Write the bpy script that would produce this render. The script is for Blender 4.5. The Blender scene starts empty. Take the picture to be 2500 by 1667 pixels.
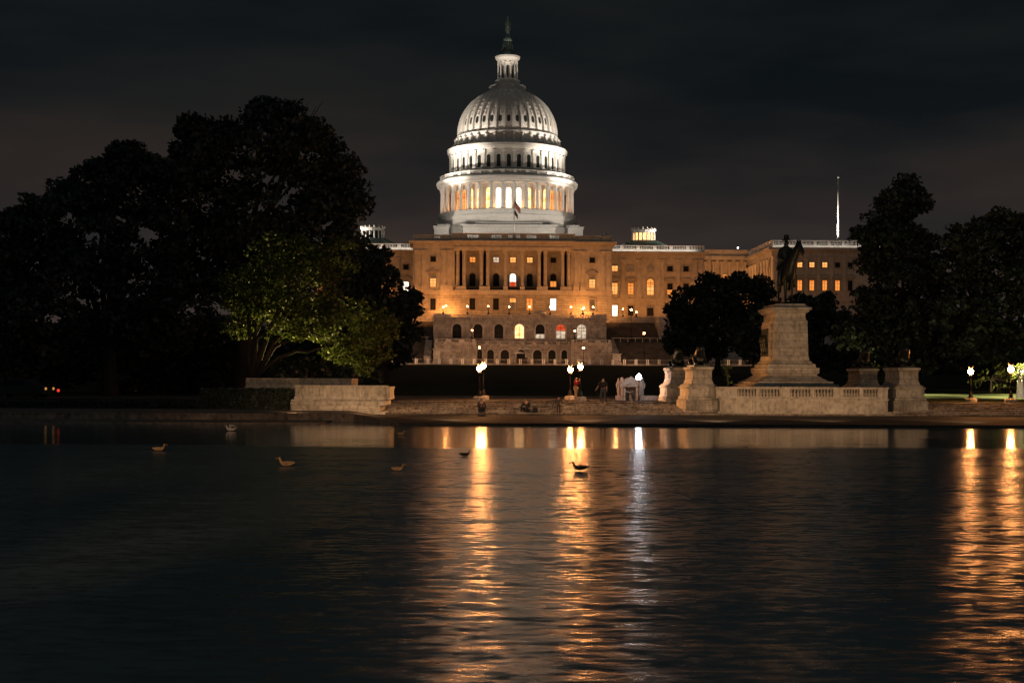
import bpy, bmesh, math, random
import numpy as np
from mathutils import Vector, Matrix
random.seed(7); RNG = np.random.RandomState(11)
R = math.radians
SC = bpy.context.scene
COL = SC.collection
# ------------------------------------------------------------------ camera
F = 3472.0; HZ = 925.0; CH = 2.4; ROLL = R(0.25)
cam_d = bpy.data.cameras.new('camera'); cam = bpy.data.objects.new('camera', cam_d); COL.objects.link(cam)
cam_d.sensor_width = 36.0; cam_d.lens = 50.0; cam_d.clip_end = 6000; cam_d.clip_start = 0.3
cam_d.shift_y = (HZ - 833.5) / 2500.0
cam.matrix_world = Matrix.Translation((0, 0, CH)) @ Matrix.Rotation(R(90), 4, 'X') @ Matrix.Rotation(ROLL, 4, 'Z')
SC.camera = cam
SC.render.engine = 'CYCLES'
SC.view_settings.view_transform = 'Standard'; SC.view_settings.look = 'None'
SC.view_settings.exposure = 0; SC.view_settings.gamma = 1
cy = SC.cycles; cy.use_denoising = True
try: cy.denoiser = 'OPENIMAGEDENOISE'
except Exception: pass
cy.max_bounces = 5; cy.diffuse_bounces = 2; cy.glossy_bounces = 3; cy.transmission_bounces = 3; cy.transparent_max_bounces = 4
cy.sample_clamp_indirect = 4; cy.sample_clamp_direct = 0; cy.use_light_tree = True; cy.caustics_reflective = False; cy.caustics_refractive = False
cy.filter_width = 1.5
# ------------------------------------------------------------------ world (night sky with city glow, and fill light added behind the camera)
W = bpy.data.worlds.new('World'); SC.world = W; W.use_nodes = True
nt = W.node_tree; nt.nodes.clear()
def N(tree, t, **kw):
    n = tree.nodes.new(t)
    for k, v in kw.items(): setattr(n, k, v)
    return n
def ramp(tree, stops, interp='LINEAR'):
    n = tree.nodes.new('ShaderNodeValToRGB'); cr = n.color_ramp; cr.interpolation = interp
    while len(cr.elements) < len(stops): cr.elements.new(0.5)
    for e, (p, c) in zip(cr.elements, stops):
        e.position = p; e.color = (c[0], c[1], c[2], 1) if hasattr(c, '__len__') else (c, c, c, 1)
    return n
L = nt.links.new
tc = N(nt, 'ShaderNodeTexCoord'); sep = N(nt, 'ShaderNodeSeparateXYZ'); L(tc.outputs['Generated'], sep.inputs[0])
g = ramp(nt, [(0.0, (.045, .0335, .0280)), (.07, (.043, .0330, .0285)), (.12, (.0235, .0195, .0180)), (.19, (.0112, .0122, .0124)), (.27, (.0064, .0088, .0099)), (1, (.0055, .007, .008))])
L(sep.outputs['Z'], g.inputs[0])
mp = N(nt, 'ShaderNodeMapping'); mp.inputs['Scale'].default_value = (2.2, 2.2, 9.0); L(tc.outputs['Generated'], mp.inputs[0])
nz = N(nt, 'ShaderNodeTexNoise'); nz.inputs['Scale'].default_value = 1.6; nz.inputs['Detail'].default_value = 4; nz.inputs['Roughness'].default_value = .5
L(mp.outputs[0], nz.inputs['Vector'])
cl = ramp(nt, [(.36, (.42, .55, .66)), (.50, (.86, .88, .92)), (.64, (1.30, 1.14, 1.06))]); L(nz.outputs['Fac'], cl.inputs[0])
mm = N(nt, 'ShaderNodeMix', data_type='RGBA', blend_type='MULTIPLY'); mm.inputs['Factor'].default_value = 1
L(g.outputs[0], mm.inputs['A']); L(cl.outputs[0], mm.inputs['B'])
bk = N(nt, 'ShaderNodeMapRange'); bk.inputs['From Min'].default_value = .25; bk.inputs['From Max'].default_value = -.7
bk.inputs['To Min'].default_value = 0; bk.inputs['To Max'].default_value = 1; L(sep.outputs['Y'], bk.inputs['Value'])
glow = N(nt, 'ShaderNodeMix', data_type='RGBA', blend_type='MIX'); glow.inputs['B'].default_value = (.060, .062, .062, 1)  # added brighter sky behind the camera, fills the fronts of things
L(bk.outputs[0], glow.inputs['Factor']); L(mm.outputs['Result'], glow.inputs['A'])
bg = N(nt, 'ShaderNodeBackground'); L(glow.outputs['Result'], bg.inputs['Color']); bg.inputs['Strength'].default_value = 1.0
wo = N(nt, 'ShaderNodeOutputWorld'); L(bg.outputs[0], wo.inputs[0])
# ------------------------------------------------------------------ pixel -> world helpers (used to lay the place out from survey of the photo)
def unroll(px, py):
    dx, dy = px - 1250.0, py - HZ
    return dx + ROLL * dy, dy - ROLL * dx
def P(px, py, d):
    dx, dy = unroll(px, py)
    return Vector((dx / F * d, d, CH - dy / F * d))
AX = R(1.8); CA, SA = math.cos(AX), math.sin(AX)
O = Vector((0.0, 352.0)); BASE = 6.2
def C(px, py, yl):
    dx, dy = unroll(px, py); tx = dx / F
    t = (yl + O.y * CA - O.x * SA) / (CA - tx * SA)
    X, Y = tx * t - O.x, t - O.y
    return X * CA + Y * SA, CH - dy / F * t - BASE
def CX(px, yl, py=700): return C(px, py, yl)[0]
def CZ(py, yl, px=1251): return C(px, py, yl)[1]
# ------------------------------------------------------------------ materials
MATS = {}
def new_mat(name):
    m = bpy.data.materials.new(name); m.use_nodes = True; MATS[name] = m
    t = m.node_tree; return m, t, t.nodes['Principled BSDF'], t.links.new
def stone(name, c1, c2, block=None, scale=.5, rough=.8, axis='xz', mortar=.5, dirt=.5, bump=.25):
    m, t, b, L = new_mat(name)
    tc = N(t, 'ShaderNodeTexCoord'); v = tc.outputs['Object']
    n = N(t, 'ShaderNodeTexNoise'); n.inputs['Scale'].default_value = scale; n.inputs['Detail'].default_value = 7; n.inputs['Roughness'].default_value = .62
    L(v, n.inputs['Vector'])
    r = ramp(t, [(.32, c2), (.62, c1)]); L(n.outputs['Fac'], r.inputs[0]); out = r.outputs[0]
    n2 = N(t, 'ShaderNodeTexNoise'); n2.inputs['Scale'].default_value = scale * 5; n2.inputs['Detail'].default_value = 5
    mp = N(t, 'ShaderNodeMapping'); mp.inputs['Scale'].default_value = (1, 1, .7); L(v, mp.inputs[0]); L(mp.outputs[0], n2.inputs['Vector'])
    r2 = ramp(t, [(.3, 1 - dirt), (.55, 1.0)]); L(n2.outputs['Fac'], r2.inputs[0])
    mx = N(t, 'ShaderNodeMix', data_type='RGBA', blend_type='MULTIPLY'); mx.inputs['Factor'].default_value = 1
    L(out, mx.inputs['A']); L(r2.outputs[0], mx.inputs['B']); out = mx.outputs['Result']
    h = n2.outputs['Fac']
    if block:
        s = N(t, 'ShaderNodeSeparateXYZ'); L(v, s.inputs[0])
        cmb = N(t, 'ShaderNodeCombineXYZ')
        ad = N(t, 'ShaderNodeMath', operation='ADD'); L(s.outputs['X'], ad.inputs[0]); L(s.outputs['Y'], ad.inputs[1])
        L(ad.outputs[0], cmb.inputs[0]); L(s.outputs['Z' if axis == 'xz' else 'Y'], cmb.inputs[1])
        if axis == 'xy': L(s.outputs['X'], cmb.inputs[0])
        br = N(t, 'ShaderNodeTexBrick'); br.inputs['Scale'].default_value = 1
        br.inputs['Brick Width'].default_value = block[0]; br.inputs['Row Height'].default_value = block[1]
        br.inputs['Mortar Size'].default_value = block[2] if len(block) > 2 else .02; br.inputs['Mortar Smooth'].default_value = .2
        br.inputs['Color1'].default_value = (1, 1, 1, 1); br.inputs['Color2'].default_value = (.72, .72, .72, 1); br.inputs['Mortar'].default_value = (mortar, mortar, mortar, 1)
        L(cmb.outputs[0], br.inputs['Vector'])
        m2 = N(t, 'ShaderNodeMix', data_type='RGBA', blend_type='MULTIPLY'); m2.inputs['Factor'].default_value = 1
        L(out, m2.inputs['A']); L(br.outputs['Color'], m2.inputs['B']); out = m2.outputs['Result']
    L(out, b.inputs['Base Color']); b.inputs['Roughness'].default_value = rough
    bp = N(t, 'ShaderNodeBump'); bp.inputs['Strength'].default_value = bump; bp.inputs['Distance'].default_value = .05
    L(h, bp.inputs['Height']); L(bp.outputs[0], b.inputs['Normal'])
    return m
def plain(name, c, rough=.6, metal=0, var=.25, scale=3):
    m, t, b, L = new_mat(name)
    tc = N(t, 'ShaderNodeTexCoord'); n = N(t, 'ShaderNodeTexNoise'); n.inputs['Scale'].default_value = scale; n.inputs['Detail'].default_value = 4
    L(tc.outputs['Object'], n.inputs['Vector'])
    r = ramp(t, [(.3, [x * (1 - var) for x in c]), (.7, [x * (1 + var) for x in c])]); L(n.outputs['Fac'], r.inputs[0]); L(r.outputs[0], b.inputs['Base Color'])
    b.inputs['Roughness'].default_value = rough; b.inputs['Metallic'].default_value = metal
    return m
def emit(name, c, s, var=0, scale=.8, c2=None):
    m, t, b, L = new_mat(name)
    b.inputs['Base Color'].default_value = (.02, .02, .02, 1); b.inputs['Roughness'].default_value = .4
    b.inputs['Emission Color'].default_value = (*c, 1); b.inputs['Emission Strength'].default_value = s
    if var:
        tc = N(t, 'ShaderNodeTexCoord'); n = N(t, 'ShaderNodeTexNoise'); n.inputs['Scale'].default_value = scale; n.inputs['Detail'].default_value = 3
        L(tc.outputs['Object'], n.inputs['Vector'])
        a = c2 or [x * (1 - var) for x in c]
        r = ramp(t, [(.36, a), (.6, c)]); L(n.outputs['Fac'], r.inputs[0]); L(r.outputs[0], b.inputs['Emission Color'])
    return m
stone('facade_stone', (.62, .55, .44), (.50, .43, .34), None, .25, dirt=.25)
stone('rusticated_stone', (.62, .55, .44), (.50, .43, .34), (2.6, .62, .05), .25, dirt=.25, mortar=.45)
stone('terrace_marble', (.66, .60, .55), (.46, .41, .37), (1.6, .75, .025), .35, dirt=.45, mortar=.5)
stone('terrace_plain', (.66, .60, .55), (.46, .41, .37), None, .35, dirt=.4)
stone('memorial_marble', (.60, .57, .48), (.36, .33, .27), (1.9, .5, .014), .9, dirt=.45, mortar=.35)
stone('memorial_plain', (.62, .59, .50), (.38, .35, .28), (2.1, 3.0, .012), .9, dirt=.45, mortar=.4)
stone('step_stone', (.60, .52, .43), (.16, .13, .105), (1.9, .5, .012), 1.4, dirt=.75, mortar=.35, axis='xy')
stone('dome_paint', (.78, .76, .71), (.70, .68, .63), None, .5, dirt=.12, rough=.6, bump=.05)
stone('pavement_stone', (.10, .095, .085), (.05, .05, .045), (2.4, 1.2, .02), .6, axis='xy', rough=.7, dirt=.5)
stone('dark_concrete', (.055, .055, .045), (.022, .026, .022), None, .5, rough=.75, dirt=.6)  # one darker concrete tone for the right-hand slab
stone('brown_concrete', (.34, .27, .21), (.16, .125, .095), (3.2, 9, .02), .8, rough=.8, dirt=.65, axis='xy')
stone('road_asphalt', (.30, .27, .24), (.22, .20, .18), None, .5, rough=.85, dirt=.3)
plain('copper_roof', (.08, .13, .115), .55, 0, .3, .8)
plain('bronze_green', (.20, .27, .23), .42, .35, .6, 1.2)
plain('dark_bronze', (.035, .045, .042), .45, .7, .4, 1.5)
plain('iron_black', (.018, .018, .018), .5, .4, .2)
plain('pole_white', (.75, .74, .70), .5, 0, .05)
plain('window_dark', (.010, .012, .014), .45, 0, .3)
MATS['window_dark'].node_tree.nodes['Principled BSDF'].inputs['Specular IOR Level'].default_value = .12
stone('fountain_stone', (.30, .26, .23), (.17, .15, .13), None, 1.2, dirt=.4)
stone('shaded_stair_stone', (.16, .13, .11), (.07, .06, .05), (2.2, .5, .03), .5, dirt=.5)  # shade of the side stairs put into a darker stone colour
plain('window_frame', (.40, .34, .26), .7, 0, .1)
plain('glass_drum', (.03, .04, .036), .2, 0, .4)
plain('bark', (.028, .021, .016), .9, 0, .4, 6)
plain('pale_bark', (.55, .53, .49), .85, 0, .2, 8)
plain('skin', (.42, .26, .19), .6, 0, .05)
plain('hair', (.025, .017, .012), .6, 0, .2)
plain('canvas_white', (.75, .72, .66), .8, 0, .06)
plain('rail_metal', (.55, .50, .45), .45, .5, .1)
plain('hedge_green', (.030, .045, .022), .9, 0, .4, 9)
def cloth(name, c): return plain(name, c, .85, 0, .15, 8)
def leafmat(name, c, trans=.25):
    m, t, b, L = new_mat(name)
    tc = N(t, 'ShaderNodeTexCoord'); n = N(t, 'ShaderNodeTexNoise'); n.inputs['Scale'].default_value = .7; n.inputs['Detail'].default_value = 5
    L(tc.outputs['Object'], n.inputs['Vector'])
    r = ramp(t, [(.3, [x * .55 for x in c]), (.7, [x * 1.4 for x in c])]); L(n.outputs['Fac'], r.inputs[0]); L(r.outputs[0], b.inputs['Base Color'])
    b.inputs['Roughness'].default_value = .55
    tr = N(t, 'ShaderNodeBsdfTranslucent'); L(r.outputs[0], tr.inputs['Color'])
    mx = N(t, 'ShaderNodeMixShader'); mx.inputs[0].default_value = trans
    o = t.nodes['Material Output']; L(b.outputs[0], mx.inputs[1]); L(tr.outputs[0], mx.inputs[2]); L(mx.outputs[0], o.inputs[0])
    return m
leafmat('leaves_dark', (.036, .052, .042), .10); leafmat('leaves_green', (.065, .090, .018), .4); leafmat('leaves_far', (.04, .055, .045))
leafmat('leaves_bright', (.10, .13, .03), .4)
# grass
m, t, b, Lk = new_mat('grass_lawn')
tc = N(t, 'ShaderNodeTexCoord'); n = N(t, 'ShaderNodeTexNoise'); n.inputs['Scale'].default_value = .05; n.inputs['Detail'].default_value = 9; n.inputs['Roughness'].default_value = .7
Lk(tc.outputs['Object'], n.inputs['Vector']); r = ramp(t, [(.3, (.016, .023, .013)), (.7, (.040, .050, .024))]); Lk(n.outputs['Fac'], r.inputs[0]); Lk(r.outputs[0], b.inputs['Base Color']); b.inputs['Roughness'].default_value = .95
b.inputs['Specular IOR Level'].default_value = .1
# water
m, t, b, Lk = new_mat('pool_water')
b.inputs['Base Color'].default_value = (.14, .205, .215, 1); b.inputs['IOR'].default_value = 1.33; b.inputs['Specular IOR Level'].default_value = .5
tc = N(t, 'ShaderNodeTexCoord'); s = N(t, 'ShaderNodeSeparateXYZ'); Lk(tc.outputs['Object'], s.inputs[0])
wn = N(t, 'ShaderNodeTexNoise'); wn.inputs['Scale'].default_value = .035; wn.inputs['Detail'].default_value = 2; Lk(tc.outputs['Object'], wn.inputs['Vector'])
ma = N(t, 'ShaderNodeMath', operation='MULTIPLY_ADD'); ma.inputs[1].default_value = 9.0; Lk(wn.outputs['Fac'], ma.inputs[0]); Lk(s.outputs['Y'], ma.inputs[2])
calm = N(t, 'ShaderNodeMapRange'); calm.interpolation_type = 'SMOOTHSTEP'; calm.inputs['From Min'].default_value = 53.5; calm.inputs['From Max'].default_value = 55.5
calm.inputs['To Min'].default_value = 1; calm.inputs['To Max'].default_value = 0; Lk(ma.outputs[0], calm.inputs['Value'])
WAT_R, WAT_C = .24, .10
rg = N(t, 'ShaderNodeMapRange'); rg.inputs['To Min'].default_value = WAT_C; rg.inputs['To Max'].default_value = WAT_R; Lk(calm.outputs[0], rg.inputs['Value']); Lk(rg.outputs[0], b.inputs['Roughness'])
def wave(sc, det, st, rot, amp):
    mpn = N(t, 'ShaderNodeMapping'); mpn.inputs['Scale'].default_value = st; mpn.inputs['Rotation'].default_value = (0, 0, rot); Lk(tc.outputs['Object'], mpn.inputs[0])
    nn = N(t, 'ShaderNodeTexNoise'); nn.inputs['Scale'].default_value = sc; nn.inputs['Detail'].default_value = det; nn.inputs['Roughness'].default_value = .55
    Lk(mpn.outputs[0], nn.inputs['Vector'])
    v1 = N(t, 'ShaderNodeVectorMath', operation='SUBTRACT'); v1.inputs[1].default_value = (.5, .5, .5); Lk(nn.outputs['Color'], v1.inputs[0])
    v2 = N(t, 'ShaderNodeVectorMath', operation='MULTIPLY'); v2.inputs[1].default_value = (amp[0], amp[1], 0); Lk(v1.outputs[0], v2.inputs[0]); return v2.outputs[0]
w1 = wave(6.0, 2, (.55, 1.3, 1), R(-8), (.33, .35)); w2 = wave(1.6, 2, (.40, 1.3, 1), R(-12), (.17, .165)); w3 = wave(.25, 2, (.5, 1.3, 1), R(-16), (.05, .09))
def vadd(a, c):
    v = N(t, 'ShaderNodeVectorMath', operation='ADD'); Lk(a, v.inputs[0]); Lk(c, v.inputs[1]); return v.outputs[0]
sm = vadd(vadd(w1, w2), w3)
bs = N(t, 'ShaderNodeMapRange'); bs.inputs['To Min'].default_value = .16; bs.inputs['To Max'].default_value = 1.0; Lk(calm.outputs[0], bs.inputs['Value'])
sc_ = N(t, 'ShaderNodeVectorMath', operation='SCALE'); Lk(sm, sc_.inputs[0]); Lk(bs.outputs[0], sc_.inputs['Scale'])
up = N(t, 'ShaderNodeVectorMath', operation='ADD'); up.inputs[1].default_value = (0, 0, 1); Lk(sc_.outputs[0], up.inputs[0])
nm = N(t, 'ShaderNodeVectorMath', operation='NORMALIZE'); Lk(up.outputs[0], nm.inputs[0]); Lk(nm.outputs[0], b.inputs['Normal'])
# emitters
emit('globe_warm', (1.0, .36, .10), 480)
emit('globe_terrace', (1.0, .42, .13), 75)
emit('globe_white', (.86, .93, 1.0), 105)
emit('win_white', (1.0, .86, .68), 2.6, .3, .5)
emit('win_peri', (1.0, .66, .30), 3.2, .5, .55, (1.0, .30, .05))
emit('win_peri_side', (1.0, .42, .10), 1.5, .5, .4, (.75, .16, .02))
emit('win_orange', (1.0, .36, .07), 1.15, .5, .6, (.8, .20, .03))
emit('win_amber', (1.0, .50, .15), 1.35, .4, .6, (.9, .28, .05))
emit('win_red', (.85, .08, .02), .9, .3, 1.0)
emit('win_dim', (.30, .13, .05), .5, .3)
emit('lantern_gold', (1.0, .55, .20), 2.2, .4, .8)
emit('light_red', (1.0, .05, .03), .9); emit('light_amber', (1.0, .45, .10), .6); emit('light_cool', (.8, .9, 1.0), 6)
# ------------------------------------------------------------------ mesh building helpers
def tag(o, label=None, cat=None, group=None, kind=None):
    if label: o['label'] = label
    if cat: o['category'] = cat
    if group: o['group'] = group
    if kind: o['kind'] = kind
    return o
def thing(name, label, cat, loc=(0, 0, 0), rotz=0, group=None):
    o = bpy.data.objects.new(name, None); COL.objects.link(o); o.location = loc; o.rotation_euler = (0, 0, rotz); o.empty_display_size = .3
    return tag(o, label, cat, group)
class MB:
    def __init__(s): s.v = []; s.f = []; s.m = []; s.sm = []
    def add(s, vs, fs, mi=0, smooth=False):
        k = len(s.v); s.v += [tuple(v) for v in vs]
        for f in fs: s.f.append([i + k for i in f]); s.m.append(mi); s.sm.append(smooth)
        return s
    def box(s, x0, x1, y0, y1, z0, z1, mi=0):
        return s.add([(x0, y0, z0), (x1, y0, z0), (x1, y1, z0), (x0, y1, z0), (x0, y0, z1), (x1, y0, z1), (x1, y1, z1), (x0, y1, z1)],
                     [(0, 3, 2, 1), (4, 5, 6, 7), (0, 1, 5, 4), (1, 2, 6, 5), (2, 3, 7, 6), (3, 0, 4, 7)], mi)
    def frustum(s, a, z0, b, z1, mi=0):   # a, b = (x0,x1,y0,y1)
        return s.add([(a[0], a[2], z0), (a[1], a[2], z0), (a[1], a[3], z0), (a[0], a[3], z0), (b[0], b[2], z1), (b[1], b[2], z1), (b[1], b[3], z1), (b[0], b[3], z1)],
                     [(0, 3, 2, 1), (4, 5, 6, 7), (0, 1, 5, 4), (1, 2, 6, 5), (2, 3, 7, 6), (3, 0, 4, 7)], mi)
    def lathe(s, prof, n=48, c=(0, 0), mi=0, a0=0, smooth=False, cap=True, sx=1, sy=1):
        vs = []; fs = []
        for r, z in prof:
            for i in range(n):
                a = a0 + 2 * math.pi * i / n; vs.append((c[0] + r * math.cos(a) * sx, c[1] + r * math.sin(a) * sy, z))
        for j in range(len(prof) - 1):
            for i in range(n):
                k = (i + 1) % n; fs.append((j * n + i, j * n + k, (j + 1) * n + k, (j + 1) * n + i))
        s.add(vs, fs, mi, smooth)
        if cap:
            k = len(s.v) - len(vs); s.f.append([k + i for i in range(n)][::-1]); s.m.append(mi); s.sm.append(False)
            k2 = k + (len(prof) - 1) * n; s.f.append([k2 + i for i in range(n)]); s.m.append(mi); s.sm.append(False)
        return s
    def prism(s, poly, y0, y1, mi=0):    # poly in xz (counter-clockwise seen from -y)
        n = len(poly); vs = [(x, y0, z) for x, z in poly] + [(x, y1, z) for x, z in poly]
        fs = [list(range(n)), list(range(2 * n - 1, n - 1, -1))] + [(i, i + n, (i + 1) % n + n, (i + 1) % n) for i in range(n)]
        return s.add(vs, fs, mi)
    def tube(s, pts, rad, n=8, mi=0, smooth=True):
        pts = [Vector(p) for p in pts]; rad = rad if hasattr(rad, '__len__') else [rad] * len(pts)
        vs = []; fs = []
        for i, p in enumerate(pts):
            d = (pts[min(i + 1, len(pts) - 1)] - pts[max(i - 1, 0)]).normalized()
            u = d.orthogonal().normalized() if abs(d.z) < .9 else Vector((1, 0, 0)); u = (u - d * u.dot(d)).normalized(); w = d.cross(u)
            for k in range(n):
                a = 2 * math.pi * k / n; vs.append(p + (u * math.cos(a) + w * math.sin(a)) * rad[i])
        for i in range(len(pts) - 1):
            for k in range(n):
                q = (k + 1) % n; fs.append((i * n + k, i * n + q, (i + 1) * n + q, (i + 1) * n + k))
        fs.append(list(range(n))[::-1]); fs.append([(len(pts) - 1) * n + k for k in range(n)])
        return s.add(vs, fs, mi, smooth)
    def ball(s, c, r, n=16, m=10, mi=0, sx=1, sy=1, sz=1):
        return s.lathe([(max(r * math.sin(math.pi * (j + .02) / (m + .04)), .001), c[2] - r * sz * math.cos(math.pi * (j + .02) / (m + .04))) for j in range(m + 1)], n, (c[0], c[1]), mi, smooth=True, sx=sx, sy=sy)
    def xf(s, mat, start=0):
        for i in range(start, len(s.v)): s.v[i] = tuple(mat @ Vector(s.v[i]))
        return s
    def build(s, name, mats, parent=None, loc=None):
        me = bpy.data.meshes.new(name); me.from_pydata(s.v, [], s.f)
        for q in (mats if isinstance(mats, (list, tuple)) else [mats]): me.materials.append(MATS[q])
        me.polygons.foreach_set('material_index', s.m); me.polygons.foreach_set('use_smooth', s.sm); me.update()
        o = bpy.data.objects.new(name, me); COL.objects.link(o)
        if parent: o.parent = parent
        if loc is not None: o.location = loc
        return o
def copy_tree(o, parent=None):
    c = o.copy(); COL.objects.link(c)
    if parent: c.parent = parent
    for ch in list(o.children): copy_tree(ch, c)
    return c
def light(name, kind, loc, color, power, target=None, size=.3, angle=60, blend=.5, parent=None):
    l = bpy.data.lights.new(name, kind); l.color = color; l.energy = power
    if kind == 'SPOT': l.spot_size = R(angle); l.spot_blend = blend; l.shadow_soft_size = size
    elif kind == 'POINT': l.shadow_soft_size = size
    elif kind == 'AREA': l.size = size
    o = bpy.data.objects.new(name, l); COL.objects.link(o); o.location = loc
    if parent: o.parent = parent
    if target is not None: o.rotation_euler = (Vector(target) - Vector(loc)).to_track_quat('-Z', 'Y').to_euler()
    return o
def skin(name, V, E, mat, parent=None, sub=1, loc=None, root=0):
    bm = bmesh.new(); lay = bm.verts.layers.skin.verify(); keys = list(V); vs = {}
    for i, k in enumerate(keys):
        x, y, z, r = V[k][:4]; v = bm.verts.new((x, y, z)); vs[k] = v; ry = V[k][4] if len(V[k]) > 4 else r
        v[lay].radius = (r, ry)
    for k in E:
        for a, b in zip(k[:-1], k[1:]):
            if bm.edges.get((vs[a], vs[b])) is None: bm.edges.new((vs[a], vs[b]))
    vs[keys[root]][lay].use_root = True
    me = bpy.data.meshes.new(name); bm.to_mesh(me); bm.free(); me.materials.append(MATS[mat])
    o = bpy.data.objects.new(name, me); COL.objects.link(o)
    md = o.modifiers.new('skin', 'SKIN'); md.use_smooth_shade = True
    if sub: s2 = o.modifiers.new('smooth', 'SUBSURF'); s2.levels = sub; s2.render_levels = sub
    if parent: o.parent = parent
    if loc is not None: o.location = loc
    return o
def structure(o): o['kind'] = 'structure'; return o
# ------------------------------------------------------------------ ground
def gz(x, y):
    """ground height"""
    if y < 98: return .88
    rx = max(0.0, min(1.0, (x - 23) / 5)); ry = max(0.0, min(1.0, (y - 101) / 20))
    z = .88
    if y < 128: z = .88
    elif y < 312: z = .88 + (5.45 - .88) * ((y - 128) / 184.0) ** .9
    elif y < 330: z = 5.45 + (y - 312) / 18 * .7
    else: z = 6.15
    if y < 160: z += .42 * rx * ry * max(0, min(1, (160 - y) / 25))
    hx = max(0.0, min(1.0, (abs(x) - 46) / 30)); hy = max(0, min(1, (y - 322) / 60))
    z += 8.5 * hx * hy
    if y > 400: z += min(1, (y - 400) / 80) * 6
    return z
ys = [88, 98, 106, 116, 128, 140, 155, 170, 190, 210, 230, 250, 270, 290, 305, 312, 322, 330, 338, 350, 365, 385, 400, 430, 480, 600, 900, 1600]
xs = [-1200, -600, -300, -200, -150, -110, -90, -76, -66, -56, -46, -36, -26, -16, -8, 0, 8, 16, 23, 28, 36, 46, 56, 66, 76, 90, 110, 150, 200, 300, 600, 1200]
g_ = MB(); vs = [(x, y, gz(x, y) - (.9 if y < 98 else 0)) for y in ys for x in xs]; nx = len(xs)
g_.add(vs, [(j * nx + i, j * nx + i + 1, (j + 1) * nx + i + 1, (j + 1) * nx + i) for j in range(len(ys) - 1) for i in range(nx - 1)], 0, True)
structure(g_.build('lawn', 'grass_lawn'))
# road in front of the building, draped 20 mm over the lawn
r_ = MB()
for (xa, xb) in zip([-150, -90, -46, -16, 16, 46, 76], [-90, -46, -16, 16, 46, 76, 150]):
    for (ya, yb) in ((313, 322), (322, 330)):
        r_.add([(xa, ya, gz(xa, ya) + .03), (xb, ya, gz(xb, ya) + .03), (xb, yb, gz(xb, yb) + .03), (xa, yb, gz(xa, yb) + .03)], [(0, 1, 2, 3)])
r_.box(-150, 150, 312.6, 313, 5.2, 5.62)
structure(r_.build('road', 'road_asphalt'))
# pool water, and bed
w_ = MB(); w_.add([(-400, -30, 0), (400, -30, 0), (400, 90, 0), (-400, 90, 0)], [(0, 1, 2, 3)]); structure(w_.build('water', 'pool_water'))
# pool edge: flat dark slab on the right, brown slab on the left with the slanting joint
e_ = MB(); XB = P(893, 1011, 88).x; XF = P(975, 1037, 73).x
e_.add([(XF, 73, .13), (400, 73, .13), (400, 90, .2), (XB, 90, .2), (XF, 73, -.4), (400, 73, -.4)], [(0, 1, 2, 3), (4, 5, 1, 0)])
e_.box(XF, 400, 72.4, 73, -.4, .07)
structure(e_.build('pool_edge_slab', 'dark_concrete'))
e_ = MB()
e_.add([(-400, 79, .42), (XF - 3.0, 79, .40), (XB - 1.3, 90, .42), (-400, 90, .42), (-400, 78.8, -.4), (XF - 3.0, 78.8, -.4), (XF, 73.2, .12), (XB, 90, .21), (XF, 73.2, -.4)],
       [(0, 1, 2, 3), (4, 5, 1, 0), (1, 6, 7, 2), (5, 8, 6, 1)])
e_.box(-400, XF - 4.2, 74.0, 79, -.4, .07); e_.box(-400, XF - 4.3, 78.96, 79.2, .35, .43)
structure(e_.build('pool_edge_bank', 'brown_concrete'))
# steps (six treads) rising from the slab to the plaza
s_ = MB(); SX0, SX1 = P(940, 1000, 90).x, 60
NS = 6
for i in range(NS):
    y0 = 88.0 + i * 1.7; z1 = .2 + (i + 1) * .68 / NS
    s_.box(SX0 - 2, SX1, y0, 100.5 + .01 * i, z1 - .68 / NS - (.5 if i == 0 else 0), z1)
    s_.box(SX0 - 2, SX1, y0 - .03, y0 + .3, z1 - .045, z1 + .004)
structure(s_.build('steps', 'step_stone'))
p_ = MB(); p_.box(-60, 27, 100.6, 127, .5, .895); structure(p_.build('plaza', 'pavement_stone'))

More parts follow.
